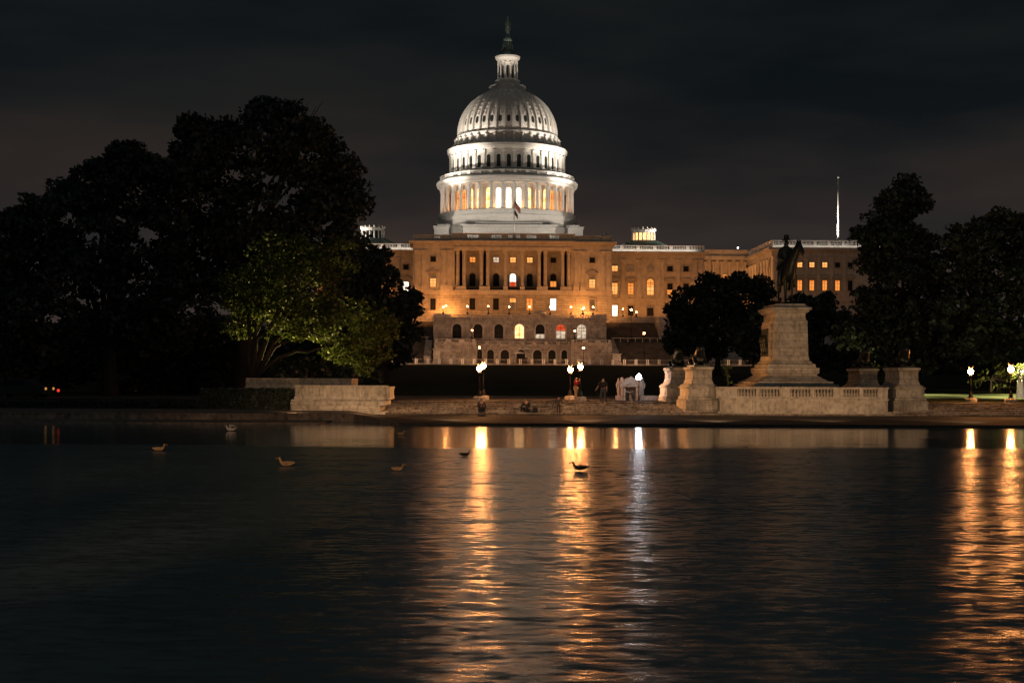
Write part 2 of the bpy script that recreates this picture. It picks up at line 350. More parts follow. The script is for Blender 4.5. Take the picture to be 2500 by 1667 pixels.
# ------------------------------------------------------------------ generic architecture
def arch_poly(w, h, n=8, x=0, z=0):
    r = w / 2; pts = [(x - r, z), (x + r, z)]
    for i in range(n + 1):
        a = math.pi * i / n; pts.append((x + r * math.cos(a), z + h - r + r * math.sin(a)))
    return pts
def window(parent, x, z, w, h, y, pane, arch=False, frame=.28, head=None, mull=(1, 2), fm='window_frame', name='window', lower=None):
    """frame (proud of the wall), pane and glazing bars; x centre, z sill; y = wall plane, outside is -y"""
    b = MB(); d = .22
    if arch:
        po = arch_poly(w + 2 * frame, h + frame, 10); pi = arch_poly(w, h, 10)
        n = len(po); vs = [(p[0], -d, p[1]) for p in po] + [(p[0], -d, p[1]) for p in pi] + [(p[0], 0, p[1]) for p in po] + [(p[0], 0, p[1]) for p in pi]
        fs = []
        for i in range(1, n):
            k = (i + 1) % n
            fs += [(i, k, n + k, n + i), (2 * n + i, i, k, 2 * n + k)[::-1], (n + i, n + k, 3 * n + k, 3 * n + i)]
        b.add(vs, fs, 0)
        b.prism(pi, -.06, -.01, 1)
    else:
        b.box(-w / 2 - frame, -w / 2, -d, 0, 0, h); b.box(w / 2, w / 2 + frame, -d, 0, 0, h)
        b.box(-w / 2 - frame, w / 2 + frame, -d - .01, 0, h, h + frame)
        b.box(-w / 2, w / 2, -.06, -.01, 0, h, 1)
    b.box(-w / 2 - frame * 1.3, w / 2 + frame * 1.3, -d - .12, 0, -.18, 0)
    bw = max(.05, w * .045)
    for i in range(1, mull[0] + 1):
        q = -w / 2 + w * i / (mull[0] + 1); b.box(q - bw / 2, q + bw / 2, -.1, -.06, 0, h * (.93 if arch else 1), 2)
    for i in range(1, mull[1] + 1):
        q = h * i / (mull[1] + 1); b.box(-w / 2, w / 2, -.095, -.06, q - bw / 2, q + bw / 2, 2)
    if head == 'tri':
        b.box(-w / 2 - .7, w / 2 + .7, -.45, 0, h + frame + .25, h + frame + .5)
        b.prism([(-w / 2 - .8, h + frame + .5), (w / 2 + .8, h + frame + .5), (0, h + frame + 1.35)], -.42, 0)
    elif head == 'arc':
        b.box(-w / 2 - .7, w / 2 + .7, -.45, 0, h + frame + .25, h + frame + .5)
        b.prism([(-w / 2 - .8, h + frame + .5), (w / 2 + .8, h + frame + .5)] + [((w / 2 + .8) * math.cos(math.pi * i / 8), h + frame + .5 + .75 * math.sin(math.pi * i / 8)) for i in range(1, 8)], -.42, 0)
    mats = [fm, pane, 'iron_black']
    if lower:   # lower part of the opening shows a second tone
        b.box(-w / 2 + .02, w / 2 - .02, -.075, -.062, 0, h * lower[0], 3); mats.append(lower[1])
    return b.build(name, mats, parent, (x, y, z))
def col_prof(r, h):
    return [(r * 1.35, 0), (r * 1.35, h * .02), (r * 1.15, h * .035), (r * 1.2, h * .05), (r, h * .06), (r * .97, h * .45), (r * .86, h * .88), (r * .95, h * .89), (r * .9, h * .905), (r * 1.05, h * .95), (r * 1.3, h * .985), (r * 1.4, h * .987), (r * 1.4, h)]
def column(parent, x, y, z, r, h, mat, name='column', n=14):
    b = MB(); b.lathe(col_prof(r, h), n)
    for k in range(8):
        a = math.pi * 2 * k / 8; b.box(*(lambda cx, cy: (cx - r * .16, cx + r * .16, cy - r * .16, cy + r * .16))(r * 1.12 * math.cos(a), r * 1.12 * math.sin(a)), h * .91, h * .975)
    b.box(-r * 1.45, r * 1.45, -r * 1.45, r * 1.45, h * .987, h * 1.0 - .003)
    return b.build(name, mat, parent, (x, y, z))
def balustrade(b, x0, x1, y, z0, z1, post_every=8, depth=.45, solid=None, mi=0, bal=.42, post_w=.9):
    """rail, plinth, posts and small turned balusters along x"""
    h = z1 - z0; b.box(x0, x1, y, y + depth, z0, z0 + h * .16, mi); b.box(x0, x1, y - .05, y + depth + .05, z1 - h * .14, z1, mi)
    n = max(1, round((x1 - x0) / post_every)); L_ = (x1 - x0) / n
    for i in range(n + 1):
        xc = x0 + i * L_; b.box(max(x0, xc - post_w / 2), min(x1, xc + post_w / 2), y - .03, y + depth + .03, z0 + h * .16, z1 - h * .14, mi)
    for i in range(n):
        a, c = x0 + i * L_ + post_w / 2, x0 + (i + 1) * L_ - post_w / 2; k = int((c - a) / bal)
        for j in range(1, k):
            xx = a + (c - a) * j / k
            b.lathe([(.07, z0 + h * .16), (.07, z0 + h * .25), (.13, z0 + h * .4), (.06, z0 + h * .7), (.09, z1 - h * .14)], 5, (xx, y + depth / 2), mi, cap=False)

# ------------------------------------------------------------------ the domed building
cap = thing('domed_capitol_building', 'huge floodlit white domed building with long stone wings, standing above the terraces', 'building', (O.x, O.y, BASE), AX)
ZT = CZ(770, 0)          # terrace floor
Z_str0, Z_str1 = CZ(719, 0), CZ(709, 0)
Z_ent0, Z_cor0, Z_cor1, Z_par = CZ(612, 0), CZ(596, 0), CZ(590, 0), CZ(574.5, 0)
XL, XR = CX(1008.5, 0), CX(1494, 0); XC0, XC1 = CX(1110, 0), CX(1393.5, 0)
# --- main block
RC = 4.4   # depth of the recess behind the portico columns
b = MB()
for xa, xb in ((XL, XC0), (XC1, XR)):
    b.box(xa, xb, 0, 30, Z_str1, Z_ent0); b.box(xa - .05, xb + .05, -.25, 30, Z_ent0, Z_cor0)
b.box(XC0, XC1, RC, 30, Z_str1, Z_ent0); b.box(XC0, XC1, -1.7, 30, Z_ent0, Z_cor0 + .02)
b.box(XC0 - .0, XC1, -1.9, -1.7, Z_ent0 + .6, Z_ent0 + .75)
for xa, xb, yy in ((XL, XC0 - 1.0, 0), (XC0 - 1.0, XC1 + 1.0, -1.5), (XC1 + 1.0, XR, 0)):
    e0 = -1.1 if xa == XL else 0; e1 = 1.1 if xb == XR else 0
    b.box(xa + e0 * .6, xb + e1 * .6, yy - .8, 31, Z_cor0 + .03, Z_cor0 + .25)
    b.box(xa + e0, xb + e1, yy - 1.25, 31, Z_cor0 + .25, Z_cor1)
    n = int((xb - xa) / .55)
    for i in range(n): xx = xa + (xb - xa) * (i + .5) / n; b.box(xx - .13, xx + .13, yy - .6, yy, Z_cor0 - .25, Z_cor0 + .028)
# string course
b.box(XL - .2, XC0, -.35, 30, Z_str0, Z_str1 - .02); b.box(XC0 + .001, XC1 - .001, -2.0, 30, Z_str0 + .01, Z_str1 - .03); b.box(XC1, XR + .2, -.35, 30, Z_str0, Z_str1 - .02)
main = b.build('main_block', 'facade_stone', cap)
b = MB(); b.box(XL - .1, XC0, -.15, 30, ZT - 3, Z_str0 - .003); b.box(XC0, XC1, -1.7, 30, ZT - 3, Z_str0 - .002); b.box(XC1, XR + .1, -.15, 30, ZT - 3, Z_str0 - .003)
b.build('base_storey', 'rusticated_stone', cap)
# pilasters with capitals
def pilaster(b, x0, x1, y, z0, z1, proud=.35):
    b.box(x0, x1, y - proud, y, z0 + .5, z1 - 1.15); b.box(x0 - .12, x1 + .12, y - proud - .12, y, z0, z0 + .5)
    b.frustum((x0, x1, y - proud, y), z1 - 1.15, (x0 - .22, x1 + .22, y - proud - .22, y), z1 - .12); b.box(x0 - .26, x1 + .26, y - proud - .26, y, z1 - .12, z1 - .003)
    for k in range(4):
        q = x0 - .1 + (x1 - x0 + .2) * (k + .5) / 4; b.box(q - .07, q + .07, y - proud - .2, y - proud + .1, z1 - .95 + .25 * (k % 2), z1 - .55 + .25 * (k % 2))
zc = CZ(697, 0)
for a, c in ((1013, 1025), (1029.5, 1039.5), (1077, 1088), (1092.5, 1102.5), (1402, 1411), (1418.5, 1428), (1465.5, 1475), (1480.5, 1490)):
    b = MB(); pilaster(b, CX(a, 0), CX(c, 0), 0, zc, Z_ent0); b.box(CX(a, 0) - .25, CX(c, 0) + .25, -.6, 0, Z_str1, zc); b.build('pilaster', 'facade_stone', cap)
# portico columns + pedestals
zcol = CZ(699.5, -1)
for px in (1117, 1133, 1175, 1191, 1234, 1275, 1316, 1331.5, 1373.5, 1389):
    x = CX(px, -.8); column(cap, x, -.7, zcol, .42, Z_ent0 - zcol, 'facade_stone')
b = MB()
for xa, xb in ((1112, 1138), (1170, 1196), (1228.5, 1240), (1269.5, 1281), (1310.5, 1337), (1368, 1394)):
    b = MB(); b.box(max(CX(xa, -1), XC0), min(CX(xb, -1), XC1), -1.6, .1, Z_str1 - .03, zcol); b.build('column_pedestal', 'facade_stone', cap)
    if xb - xa > 20:
        b = MB(); q0, q1 = max(CX(xa + 3, 0), XC0 + .01), min(CX(xb - 3, 0), XC1 - .01); qm = (q0 + q1) / 2; b.box(q0, qm - .32, .3, RC, zcol - .05, Z_ent0); b.box(qm + .32, q1, .3, RC, zcol - .05, Z_ent0)
        b.prism([(qm + .32, zcol - .1), (qm + .32, Z_ent0 - .01), (qm - .32, Z_ent0 - .01), (qm - .32, zcol - .1)][::-1], 2.2, 2.5, 1); b.build('portico_pier', ['facade_stone', 'window_dark'], cap)  # dark panel stands in for the shaded opening between the paired columns
gaps = ((1138, 1170), (1196, 1228.5), (1240, 1269.5), (1281, 1310.5), (1337, 1368))
for xa, xb in gaps:
    b = MB(); x0, x1 = CX(xa, -1), CX(xb, -1); b.box(x0, x1, -1.2, -1.05, zcol - .15, zcol); b.box(x0, x1, -1.2, -1.05, Z_str1, Z_str1 + .12)
    for i in range(1, 14): q = x0 + (x1 - x0) * i / 14; b.box(q - .035, q + .035, -1.15, -1.1, Z_str1, zcol - .1)
    b.box(x0, x1, -1.04, -1.0, Z_str1, zcol - .1); b.build('balcony_railing', 'iron_black', cap)
# windows of the main block
up = {1153.4: 'win_orange', 1211: 'win_pale_room', 1252: 'win_amber', 1293: 'win_amber', 1350.5: 'window_dark'}
emit('win_pale_room', (1.0, .80, .58), .85, .5, 1.4, (.5, .34, .2))
lo = {1153.4: ('window_dark', None), 1211: ('window_dark', None), 1252: ('win_white', (.38, 'win_red')), 1293: ('window_dark', None), 1350.5: ('window_dark', (.42, 'win_orange'))}
ba = {1153.4: ('window_dark', None), 1211: ('window_dark', None), 1252: ('win_amber', (.66, 'win_dim')), 1293: ('win_orange', None), 1350.5: ('win_white', None)}
for px, mt in up.items(): window(cap, CX(px, RC), CZ(641, RC), 1.35, 1.25, RC - .01, mt, frame=.22, mull=(1, 1))
for px, (mt, lw) in lo.items(): window(cap, CX(px, RC), CZ(700, RC), 1.5, 3.3, RC - .01, mt, True, frame=.25, lower=lw, mull=(1, 2))
for px, (mt, lw) in ba.items(): window(cap, CX(px, -1.7), CZ(757, -1.7), 1.4, 2.85, -1.71, mt, frame=.3, lower=lw, mull=(1, 2))
for px, bt in ((1057.3, 'window_dark'), (1445.6, 'win_dim')):
    window(cap, CX(px, 0), CZ(640.5, 0), 1.35, 1.3, -.01, 'window_dark', frame=.22, mull=(1, 1))
    window(cap, CX(px, 0), CZ(701.5, 0), 1.4, 2.9, -.01, 'win_dim', frame=.25, head='tri', lower=(.72, 'win_amber'), mull=(1, 3))
    window(cap, CX(px, 0), CZ(758, 0), 1.35, 2.85, -.16, bt, frame=.35, mull=(1, 2))
# roof parapets
b = MB()
for xa, xb in ((XL, XC0 - 1), (XC1 + 1, XR)):
    b.box(xa, xb, -.1, .5, Z_cor1, Z_cor1 + .35); q0, q1 = xa + (xb - xa) * .36, xa + (xb - xa) * .76
    b.box(xa, q0, -.05, .45, Z_cor1 + .35, Z_par - .2); b.box(q1, xb, -.05, .45, Z_cor1 + .35, Z_par - .2); b.box(xa, xb, -.12, .52, Z_par - .2, Z_par)
    balustrade(b, q0, q1, 0, Z_cor1 + .351, Z_par - .201, 30, .4, bal=.34)
    b.box(xa, xa + .5, .5, 30, Z_cor1, Z_par - .01); b.box(xb - .5, xb, .5, 30, Z_cor1, Z_par - .01)
zz = Z_par + .3; b.box(XC0 - .9, XC1 + .9, -1.6, -1.0, Z_cor1, Z_cor1 + .45); b.box(XC0 - .9, XC1 + .9, -1.65, -.95, zz - .2, zz)
bx = [CX(p, -1.5) for p in (1137, 1172, 1196, 1228, 1236, 1273, 1281, 1313, 1337, 1369)]
prev = XC0 - .9
for i in range(0, 10, 2):
    b.box(prev, bx[i], -1.55, -1.05, Z_cor1 + .45, zz - .2); balustrade(b, bx[i], bx[i + 1], -1.5, Z_cor1 + .451, zz - .201, 30, .4, bal=.34); prev = bx[i + 1]
b.box(prev, XC1 + .9, -1.55, -1.05, Z_cor1 + .45, zz - .2)
b.build('roof_parapet', 'facade_stone', cap)
b = MB(); b.box(XL + .6, XR - .6, 2, 80, Z_cor1 - .3, Z_cor1 + .1); b.build('flat_roof', 'copper_roof', cap)
for px in (1469.5, 1480.5):
    b = MB(); h = CZ(569 if px > 1475 else 572, 6) - Z_cor1; b.box(-.3, .3, -.3, .3, 0, h, 0); b.box(-.4, .4, -.4, .4, h - .25, h); b.build('vent_stack', 'dome_paint', cap, (CX(px, 6), 6, Z_cor1 + .1))
# --- wings
YW = 18.0
WR0, WR1 = XR, CX(1719, YW)
z_wg, z_ws0, z_ws1 = CZ(773.7, YW, 1605), CZ(737, YW, 1605), CZ(728, YW, 1605)
z_we0, z_wc0, z_wc1, z_wp = CZ(634, YW, 1605), CZ(622, YW, 1605), CZ(615, YW, 1605), CZ(599.5, YW, 1605)
wpil = [1520.6, 1559.6, 1616.8, 1655.8, 1695.6, 1709.5]
def wing(sgn, wins):
    M = lambda x: x if sgn > 0 else -x + (XL + XR)
    def bx_(b, x0, x1, *a):
        x0, x1 = M(x0), M(x1); b.box(min(x0, x1), max(x0, x1), *a)
    b = MB(); bx_(b, WR0, WR1, YW, YW + 60, z_ws1 - .02, z_we0); bx_(b, WR0, WR1 + .1, YW - .3, YW + 60.1, z_we0, z_wc0); bx_(b, WR0, WR1 + .3, YW - .3, YW + 60, z_ws0, z_ws1)
    bx_(b, WR0, WR1 + .1, YW - .12, YW + 60, z_wg - 5, z_ws0 - .002); bx_(b, WR0, WR1 + .6, YW - .8, YW + 60.5, z_wc0, z_wc0 + .3); bx_(b, WR0, WR1 + 1.1, YW - 1.2, YW + 61, z_wc0 + .3, z_wc1)
    n = 44
    for i in range(n): q = WR0 + (WR1 - WR0) * (i + .5) / n; bx_(b, q - .12, q + .12, YW - .6, YW - .3, z_wc0 - .24, z_wc0 - .002)
    wg = b.build('wing', 'facade_stone', cap)
    for p in wpil:
        b = MB(); x = M(CX(p, YW)); pilaster(b, x - .5, x + .5, YW, CZ(716, YW, 1605), z_we0); b.box(x - .75, x + .75, YW - .55, YW, z_ws1, CZ(716, YW, 1605)); b.build('pilaster', 'facade_stone', wg)
    b = MB(); x0, x1 = sorted((M(WR0), M(WR1)))
    b.box(x0, x1, YW - .05, YW + .5, z_wc1 - .01, z_wc1 + .55); balustrade(b, x0, x1, YW, z_wc1 + .551, z_wp, 4.6, .4, bal=.4, post_w=1.0)
    b.build('roof_balustrade', 'dome_paint', wg)
    for px, zt, zb, w, mt, kw in wins:
        window(wg, M(CX(px, YW)), CZ(zb, YW, 1605), w, CZ(zt, YW, 1605) - CZ(zb, YW, 1605), YW - .01 - (.12 if zt > 737 else 0), mt, **kw)
    return wg, M
K1 = dict(frame=.22, mull=(1, 1)); K2 = dict(frame=.22, head='arc', mull=(1, 3)); K3 = dict(frame=.3, mull=(1, 3))
wr = [(1500.7, 650, 662.6, 1.45, 'win_amber', K1), (1539.7, 650, 662.6, 1.45, 'win_dim', K1), (1635.4, 650, 662.6, 1.45, 'window_dark', K1), (1674.4, 650, 662.6, 1.45, 'window_dark', K1),
      (1500.7, 692, 719, 1.4, 'win_amber', K2), (1539.7, 692, 719, 1.4, 'win_orange', K2), (1587.5, 681, 720, 1.75, 'win_orange', dict(arch=True, frame=.3, mull=(1, 3), lower=(.6, 'win_amber'))),
      (1635.4, 692, 719, 1.4, 'window_dark', dict(frame=.22, head='arc', mull=(1, 3), lower=(.42, 'win_orange'))), (1674.4, 692, 719, 1.4, 'window_dark', K2),
      (1500.7, 746, 772, 1.4, 'win_white', dict(frame=.3, mull=(1, 0))), (1539.7, 747, 771, 1.4, 'window_dark', K3), (1587.5, 747, 772, 1.7, 'win_dim', dict(frame=.25, mull=(1, 1), lower=(.8, 'window_dark'))), (1635, 747, 772, 1.4, 'window_dark', K3), (1674, 747, 772, 1.4, 'window_dark', K3)]
wl = [(1500.7, 650, 662.6, 1.45, 'window_dark', K1), (1539.7, 650, 662.6, 1.45, 'window_dark', K1), (1635.4, 650, 662.6, 1.45, 'window_dark', K1),
      (1500.7, 692, 719, 1.4, 'win_white', K2), (1539.7, 692, 719, 1.4, 'win_orange', K2), (1587.5, 681, 720, 1.75, 'window_dark', dict(arch=True, frame=.3)), (1500.7, 747, 772, 1.4, 'window_dark', K3)]
wgR, MR = wing(1, wr); wgL, ML = wing(-1, wl)
# round window and its blind arch on the wing
b = MB(); b.tube([(0, -.1, 0), (0, -.12, 0)], .72, 20, 1, False)
ro = [(0.75 * math.cos(a), .75 * math.sin(a)) for a in [2 * math.pi * i / 24 for i in range(24)]]
for i in range(24):
    p, q = ro[i], ro[(i + 1) % 24]; b.add([(p[0], -.25, p[1]), (q[0], -.25, q[1]), (q[0] * 1.25, -.25, q[1] * 1.25), (p[0] * 1.25, -.25, p[1] * 1.25), (p[0] * 1.25, 0, p[1] * 1.25), (q[0] * 1.25, 0, q[1] * 1.25)], [(0, 3, 2, 1), (2, 3, 4, 5)])
b.build('round_window', ['window_frame', 'win_dim'], wgR, (CX(1587.5, YW), YW, CZ(657, YW, 1605)))
# low saucer domes with lit lanterns
def saucer(M, px, glassmat):
    xc = M(CX(1575, YW + 16)); yc = YW + 20; s = .108; zb = z_wp
    zf = lambda y: 2.4 + (925 - y - 1.7) * 391 / F - BASE
    b = MB(); prof = [(6.9 * 1.0, zf(600)), (6.6, zf(598))]
    for i in range(8): a = i / 7; prof.append((6.6 - 3.5 * a, zf(598) + (zf(585) - zf(598)) * math.sin(a * math.pi / 2 * .9)))
    b.lathe(prof, 48, (0, 0))
    for k in range(36):
        a = 2 * math.pi * k / 36; b.tube([(6.55 * math.cos(a), 6.55 * math.sin(a), zf(597.5)), (4.9 * math.cos(a), 4.9 * math.sin(a), zf(590)), (3.2 * math.cos(a), 3.2 * math.sin(a), zf(585.4))], .07, 4)
    sd = b.build('saucer_dome', 'copper_roof', cap, (xc, yc, 0))
    b = MB(); r = 3.15; b.lathe([(r + .1, zf(587)), (r + .1, zf(585)), (r - .2, zf(585)), (r - .2, zf(584.8))], 16); b.lathe([(r, zf(567)), (r, zf(563)), (r + .25, zf(562.5)), (r + .25, zf(560)), (.2, zf(559))], 16)
    for k in range(16):
        a = 2 * math.pi * (k + .5) / 16; cx, cy = (r - .1) * math.cos(a), (r - .1) * math.sin(a); b.tube([(cx, cy, zf(585)), (cx, cy, zf(566))], .19, 6)
        b.tube([(cx * 1.06, cy * 1.06, zf(560)), (cx * 1.06, cy * 1.06, zf(556.5))], .2, 6); b.ball((cx * 1.06, cy * 1.06, zf(556)), .22, 8, 5)
        a2 = 2 * math.pi * (k + 1.5) / 16; b.tube([(cx * 1.06, cy * 1.06, zf(558)), ((r + .1) * math.cos(a2), (r + .1) * math.sin(a2), zf(558))], .06, 4)
    b.build('lantern', 'dome_paint', sd)
    b = MB(); b.lathe([(r - .45, zf(585)), (r - .45, zf(566))], 16); b.build('lantern_glass', glassmat, sd)
    return xc, yc
sdR = saucer(MR, 1571, 'lantern_gold'); sdL = saucer(ML, 1571, 'glass_drum')
# corridor and far wing on the right
YC = 45.0; YF = 13.0
xa, xb = WR1 - 1, CX(1886, YF, 650)
z0, z1, z2, z3 = CZ(775, YC, 1770), CZ(640, YC, 1770), CZ(626, YC, 1770), CZ(610, YC, 1770)
b = MB(); b.box(xa, xb + 3, YC, YC + 25, z0 - 4, z1); b.box(xa, xb + 3, YC - .5, YC + 25, z1, z1 + .6); b.box(xa, xb + 3, YC - 1.2, YC + 25, z1 + .6, z2)
for i in range(26): q = xa + (xb - xa) * (i + .5) / 26; b.box(q - .14, q + .14, YC - .9, YC - .5, z1 + .3, z1 + .6)
cw = b.build('corridor', 'facade_stone', cap)
b = MB(); b.box(xa, xb + 3, YC - .2, YC + .4, z2, z3); b.build('corridor_parapet', 'facade_stone', cap)
for i in range(8):
    x = xa + 1.2 + i * (xb - xa - 1) / 7.5; column(cw, x, YC - 1.0, CZ(715, YC, 1770), .45, z1 - CZ(715, YC, 1770), 'facade_stone', n=10)
for i in range(7): window(cw, xa + 2.0 + i * (xb - xa - 1) / 7.5, CZ(700, YC, 1770), 1.5, 3.4, YC - .02, 'win_orange' if i % 3 == 1 else 'window_dark', frame=.25)
FZ = lambda y: CZ(y, YF, 1960)
xf0, xf1 = xb, xb + 33
b = MB(); b.box(xf0, xf1, YF, YF + 60, FZ(790), FZ(627)); b.box(xf0 - .3, xf1, YF - .3, YF + 60, FZ(627), FZ(611.5)); b.box(xf0 - 1.2, xf1, YF - 1.2, YF + 60.5, FZ(611.5), FZ(605)); b.box(xf0 - .4, xf1, YF - .4, YF + 60, FZ(735), FZ(728))
for i in range(40): q = YF + 32 * (i + .5) / 40; b.box(xf0 - .8, xf0 - .3, q - .13, q + .13, FZ(611.6) - .25, FZ(611.6))
fw = b.build('far_wing', 'facade_stone', cap)
b = MB(); balustrade(b, xf0, xf1, YF - .1, FZ(600.5), FZ(586.5), 3.7, .4, bal=.34, post_w=.8); b.box(xf0, xf1, YF - .05, YF + .35, FZ(605), FZ(600.5))
# side parapet panels
for k in range(8):
    y0 = YF + .4 + k * 4; b.box(xf0 - .1, xf0 + .3, y0 + 3.0, y0 + 4, FZ(605), FZ(587)); b.box(xf0, xf0 + .2, y0, y0 + 3.0, FZ(605), FZ(590))
b.box(xf0 - .15, xf0 + .35, YF + .4, YF + 33, FZ(587), FZ(586))
b.build('roof_balustrade', 'dome_paint', fw)
for k in range(8):
    y = YF + 2.2 + k * 3.9; b = MB(); b.lathe(col_prof(.42, FZ(627) - FZ(728) - .6), 10); b.build('column', 'facade_stone', fw, (xf0 - .75, y, FZ(728)))
b = MB(); b.box(xf0 - 1.3, xf0, YF + 1, YF + 31, FZ(790), FZ(728)); b.build('side_base', 'facade_stone', fw)
for k in range(7):
    y = YF + 4.1 + k * 3.9; b = MB(); b.box(-.05, 0, -.7, .7, 0, 1.3, 1); b.box(-.2, 0, -.9, -.7, 0, 1.5); b.box(-.2, 0, .7, .9, 0, 1.5); b.box(-.2, 0, -.7, .7, 1.3, 1.5)
    b.box(-.05, 0, -.7, .7, -5.2, -2.4, 1); b.box(-.2, 0, -.9, -.7, -5.2, -2.3); b.box(-.2, 0, .7, .9, -5.2, -2.3)
    b.build('window', ['window_frame', 'window_dark' if k < 3 else 'win_orange'], fw, (xf0 - .01, y, FZ(652)))
for px, m1, m2 in ((1924, 'window_dark', 'window_dark'), (1952, 'win_amber', 'win_orange'), (1981.5, 'win_amber', 'win_orange'), (2013, 'win_amber', 'win_orange'), (2044, 'window_dark', 'win_orange'), (2075, 'window_dark', 'window_dark')):
    window(fw, CX(px, YF), FZ(652.5), 1.25, 1.25, YF - .01, m1, frame=.2, mull=(1, 1)); window(fw, CX(px, YF), FZ(709), 1.15, 2.6, YF - .01, m2, frame=.2, head='arc', mull=(1, 2))
for px in (1893, 1908, 1938, 1967, 1997, 2029, 2060):
    b = MB(); x = CX(px, YF); pilaster(b, x - .45, x + .45, YF, FZ(728), FZ(627)); b.build('pilaster', 'facade_stone', fw)
b = MB(); b.prism([(xf0 + 10.5, FZ(588)), (xf0 + 24, FZ(588)), (xf0 + 17.5, FZ(578))], YF + 12, YF + 50); b.box(xf0 + 14, xf0 + 16, YF + 8, YF + 10, FZ(600), FZ(580)); b.build('gable_roof', 'dome_paint', fw)

# ------------------------------------------------------------------ the dome
K = .11636; DC = (0.0, 52.0)
zt = lambda y: 2.4 + (925 - y) * K - BASE
rr = lambda p: p * K
def ring(name, prof, mat='dome_paint', n=72, parent=None, a0=0):
    b = MB(); b.lathe([(rr(r), zt(y)) for r, y in prof], n, (0, 0), smooth=False, a0=a0); return b
dm = None
b = ring('', [(180, 600), (180, 577), (176, 575), (176, 569), (172, 567)], n=8, a0=math.pi / 8)
b.lathe([(rr(173), zt(600)), (rr(173), zt(566)), (rr(169), zt(564)), (rr(169), zt(549)), (rr(169.7), zt(547)), (rr(170.5), zt(541)), (rr(168), zt(540)), (rr(167.5), zt(529)), (rr(165), zt(527.5))], 72)
for sx in (-1, 1):   # square corner blocks
    b.box(sx * 18.2 - 2.0, sx * 18.2 + 2.0, -18, -11, zt(598), zt(573)); b.box(sx * 18.2 - 2.25, sx * 18.2 + 2.25, -18.3, -10.8, zt(573), zt(569.5)); b.box(sx * 17.6 - 1.7, sx * 17.6 + 1.7, -17.4, -11.6, zt(569.5), zt(565))
b.box(-12.4, 12.4, -22.0, -10, zt(600), zt(580)); b.box(-12.4, 12.4, -22.3, -10, zt(580), zt(573)); b.box(-13.0, 13.0, -22.9, -10, zt(573), zt(569.5)); b.box(-9, 9, -21, -10, zt(569.5), zt(562.5))
for i in range(60): q = -12.3 + 24.6 * (i + .5) / 60; b.box(q - .12, q + .12, -22.6, -22.3, zt(576), zt(573) - .01)
dbase = b.build('dome_base', 'dome_paint', cap, (DC[0], DC[1], 0))
NCOL = 36
# peristyle: inner wall + entablature
b = ring('', [(135, 540), (135, 466), (163, 465.8), (163, 462), (166, 461), (166.5, 459.5), (171.5, 458.5), (172.5, 452), (170, 449), (164, 448.2), (135, 448)])
for k in range(144):
    a = 2 * math.pi * k / 144; i0 = len(b.v); b.box(-.1, .1, rr(166), rr(170), zt(461.5), zt(459.5)); b.xf(Matrix.Rotation(a, 4, 'Z'), i0)
peri = b.build('colonnade_drum', 'dome_paint', cap, (DC[0], DC[1], 0))
colh = zt(466) - zt(527.5)
def front(k, off=0, lim=100):
    a = -90 + off + k * 10.0
    d = (a + 90 + 180) % 360 - 180
    return a, abs(d) <= lim
proto = None
for k in range(NCOL):
    a, ok = front(k, 5)
    if not ok: continue
    if proto is None:
        proto = column(peri, 0, 0, zt(527.5), .50, colh, 'dome_paint', n=12); c = proto
    else: c = proto.copy(); COL.objects.link(c)
    c.location = (rr(158.5) * math.cos(R(a)), rr(158.5) * math.sin(R(a)), zt(527.5)); c.rotation_euler = (0, 0, R(a + 90))
def ringwin(parent, r, a, z, w, h, mt, name, **kw):
    o = window(parent, 0, z, w, h, 0, mt, name=name, **kw); o.location = (r * math.cos(R(a)), r * math.sin(R(a)), z); o.rotation_euler = (0, 0, R(a + 90)); return o
for k in range(NCOL):
    a, ok = front(k, 0)
    if not ok: continue
    d = abs((a + 90 + 180) % 360 - 180)
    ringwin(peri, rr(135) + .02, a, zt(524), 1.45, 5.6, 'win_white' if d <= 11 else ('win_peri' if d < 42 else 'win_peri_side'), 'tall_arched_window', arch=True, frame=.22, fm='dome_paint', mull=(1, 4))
# balustrade ring
def ring_bal(r, z0, z1, nb, nposts, parent, name='ring_balustrade', n=72):
    b = MB(); h = z1 - z0
    b.lathe([(r + .2, z0), (r + .2, z0 + h * .2), (r - .2, z0 + h * .2), (r - .2, z0)], n, cap=False); b.lathe([(r + .22, z1 - h * .17), (r + .22, z1), (r - .22, z1), (r - .22, z1 - h * .17), (r + .22, z1 - h * .17)], n, cap=False)
    for k in range(nb):
        a = 2 * math.pi * k / nb; b.lathe([(.07, z0), (.11, z0 + h * .45), (.06, z0 + h * .75), (.08, z1 - .1)], 4, (r * math.cos(a), r * math.sin(a)), cap=False)
    for k in range(nposts):
        a = 2 * math.pi * (k + .5) / nposts; i0 = len(b.v); b.box(-.5, .5, r - .24, r + .24, z0, z1 + .02); b.xf(Matrix.Rotation(a, 4, 'Z'), i0)
    return b.build(name, 'dome_paint', parent)
ring_bal(rr(162), zt(448.2), zt(437), 300, 36, peri)
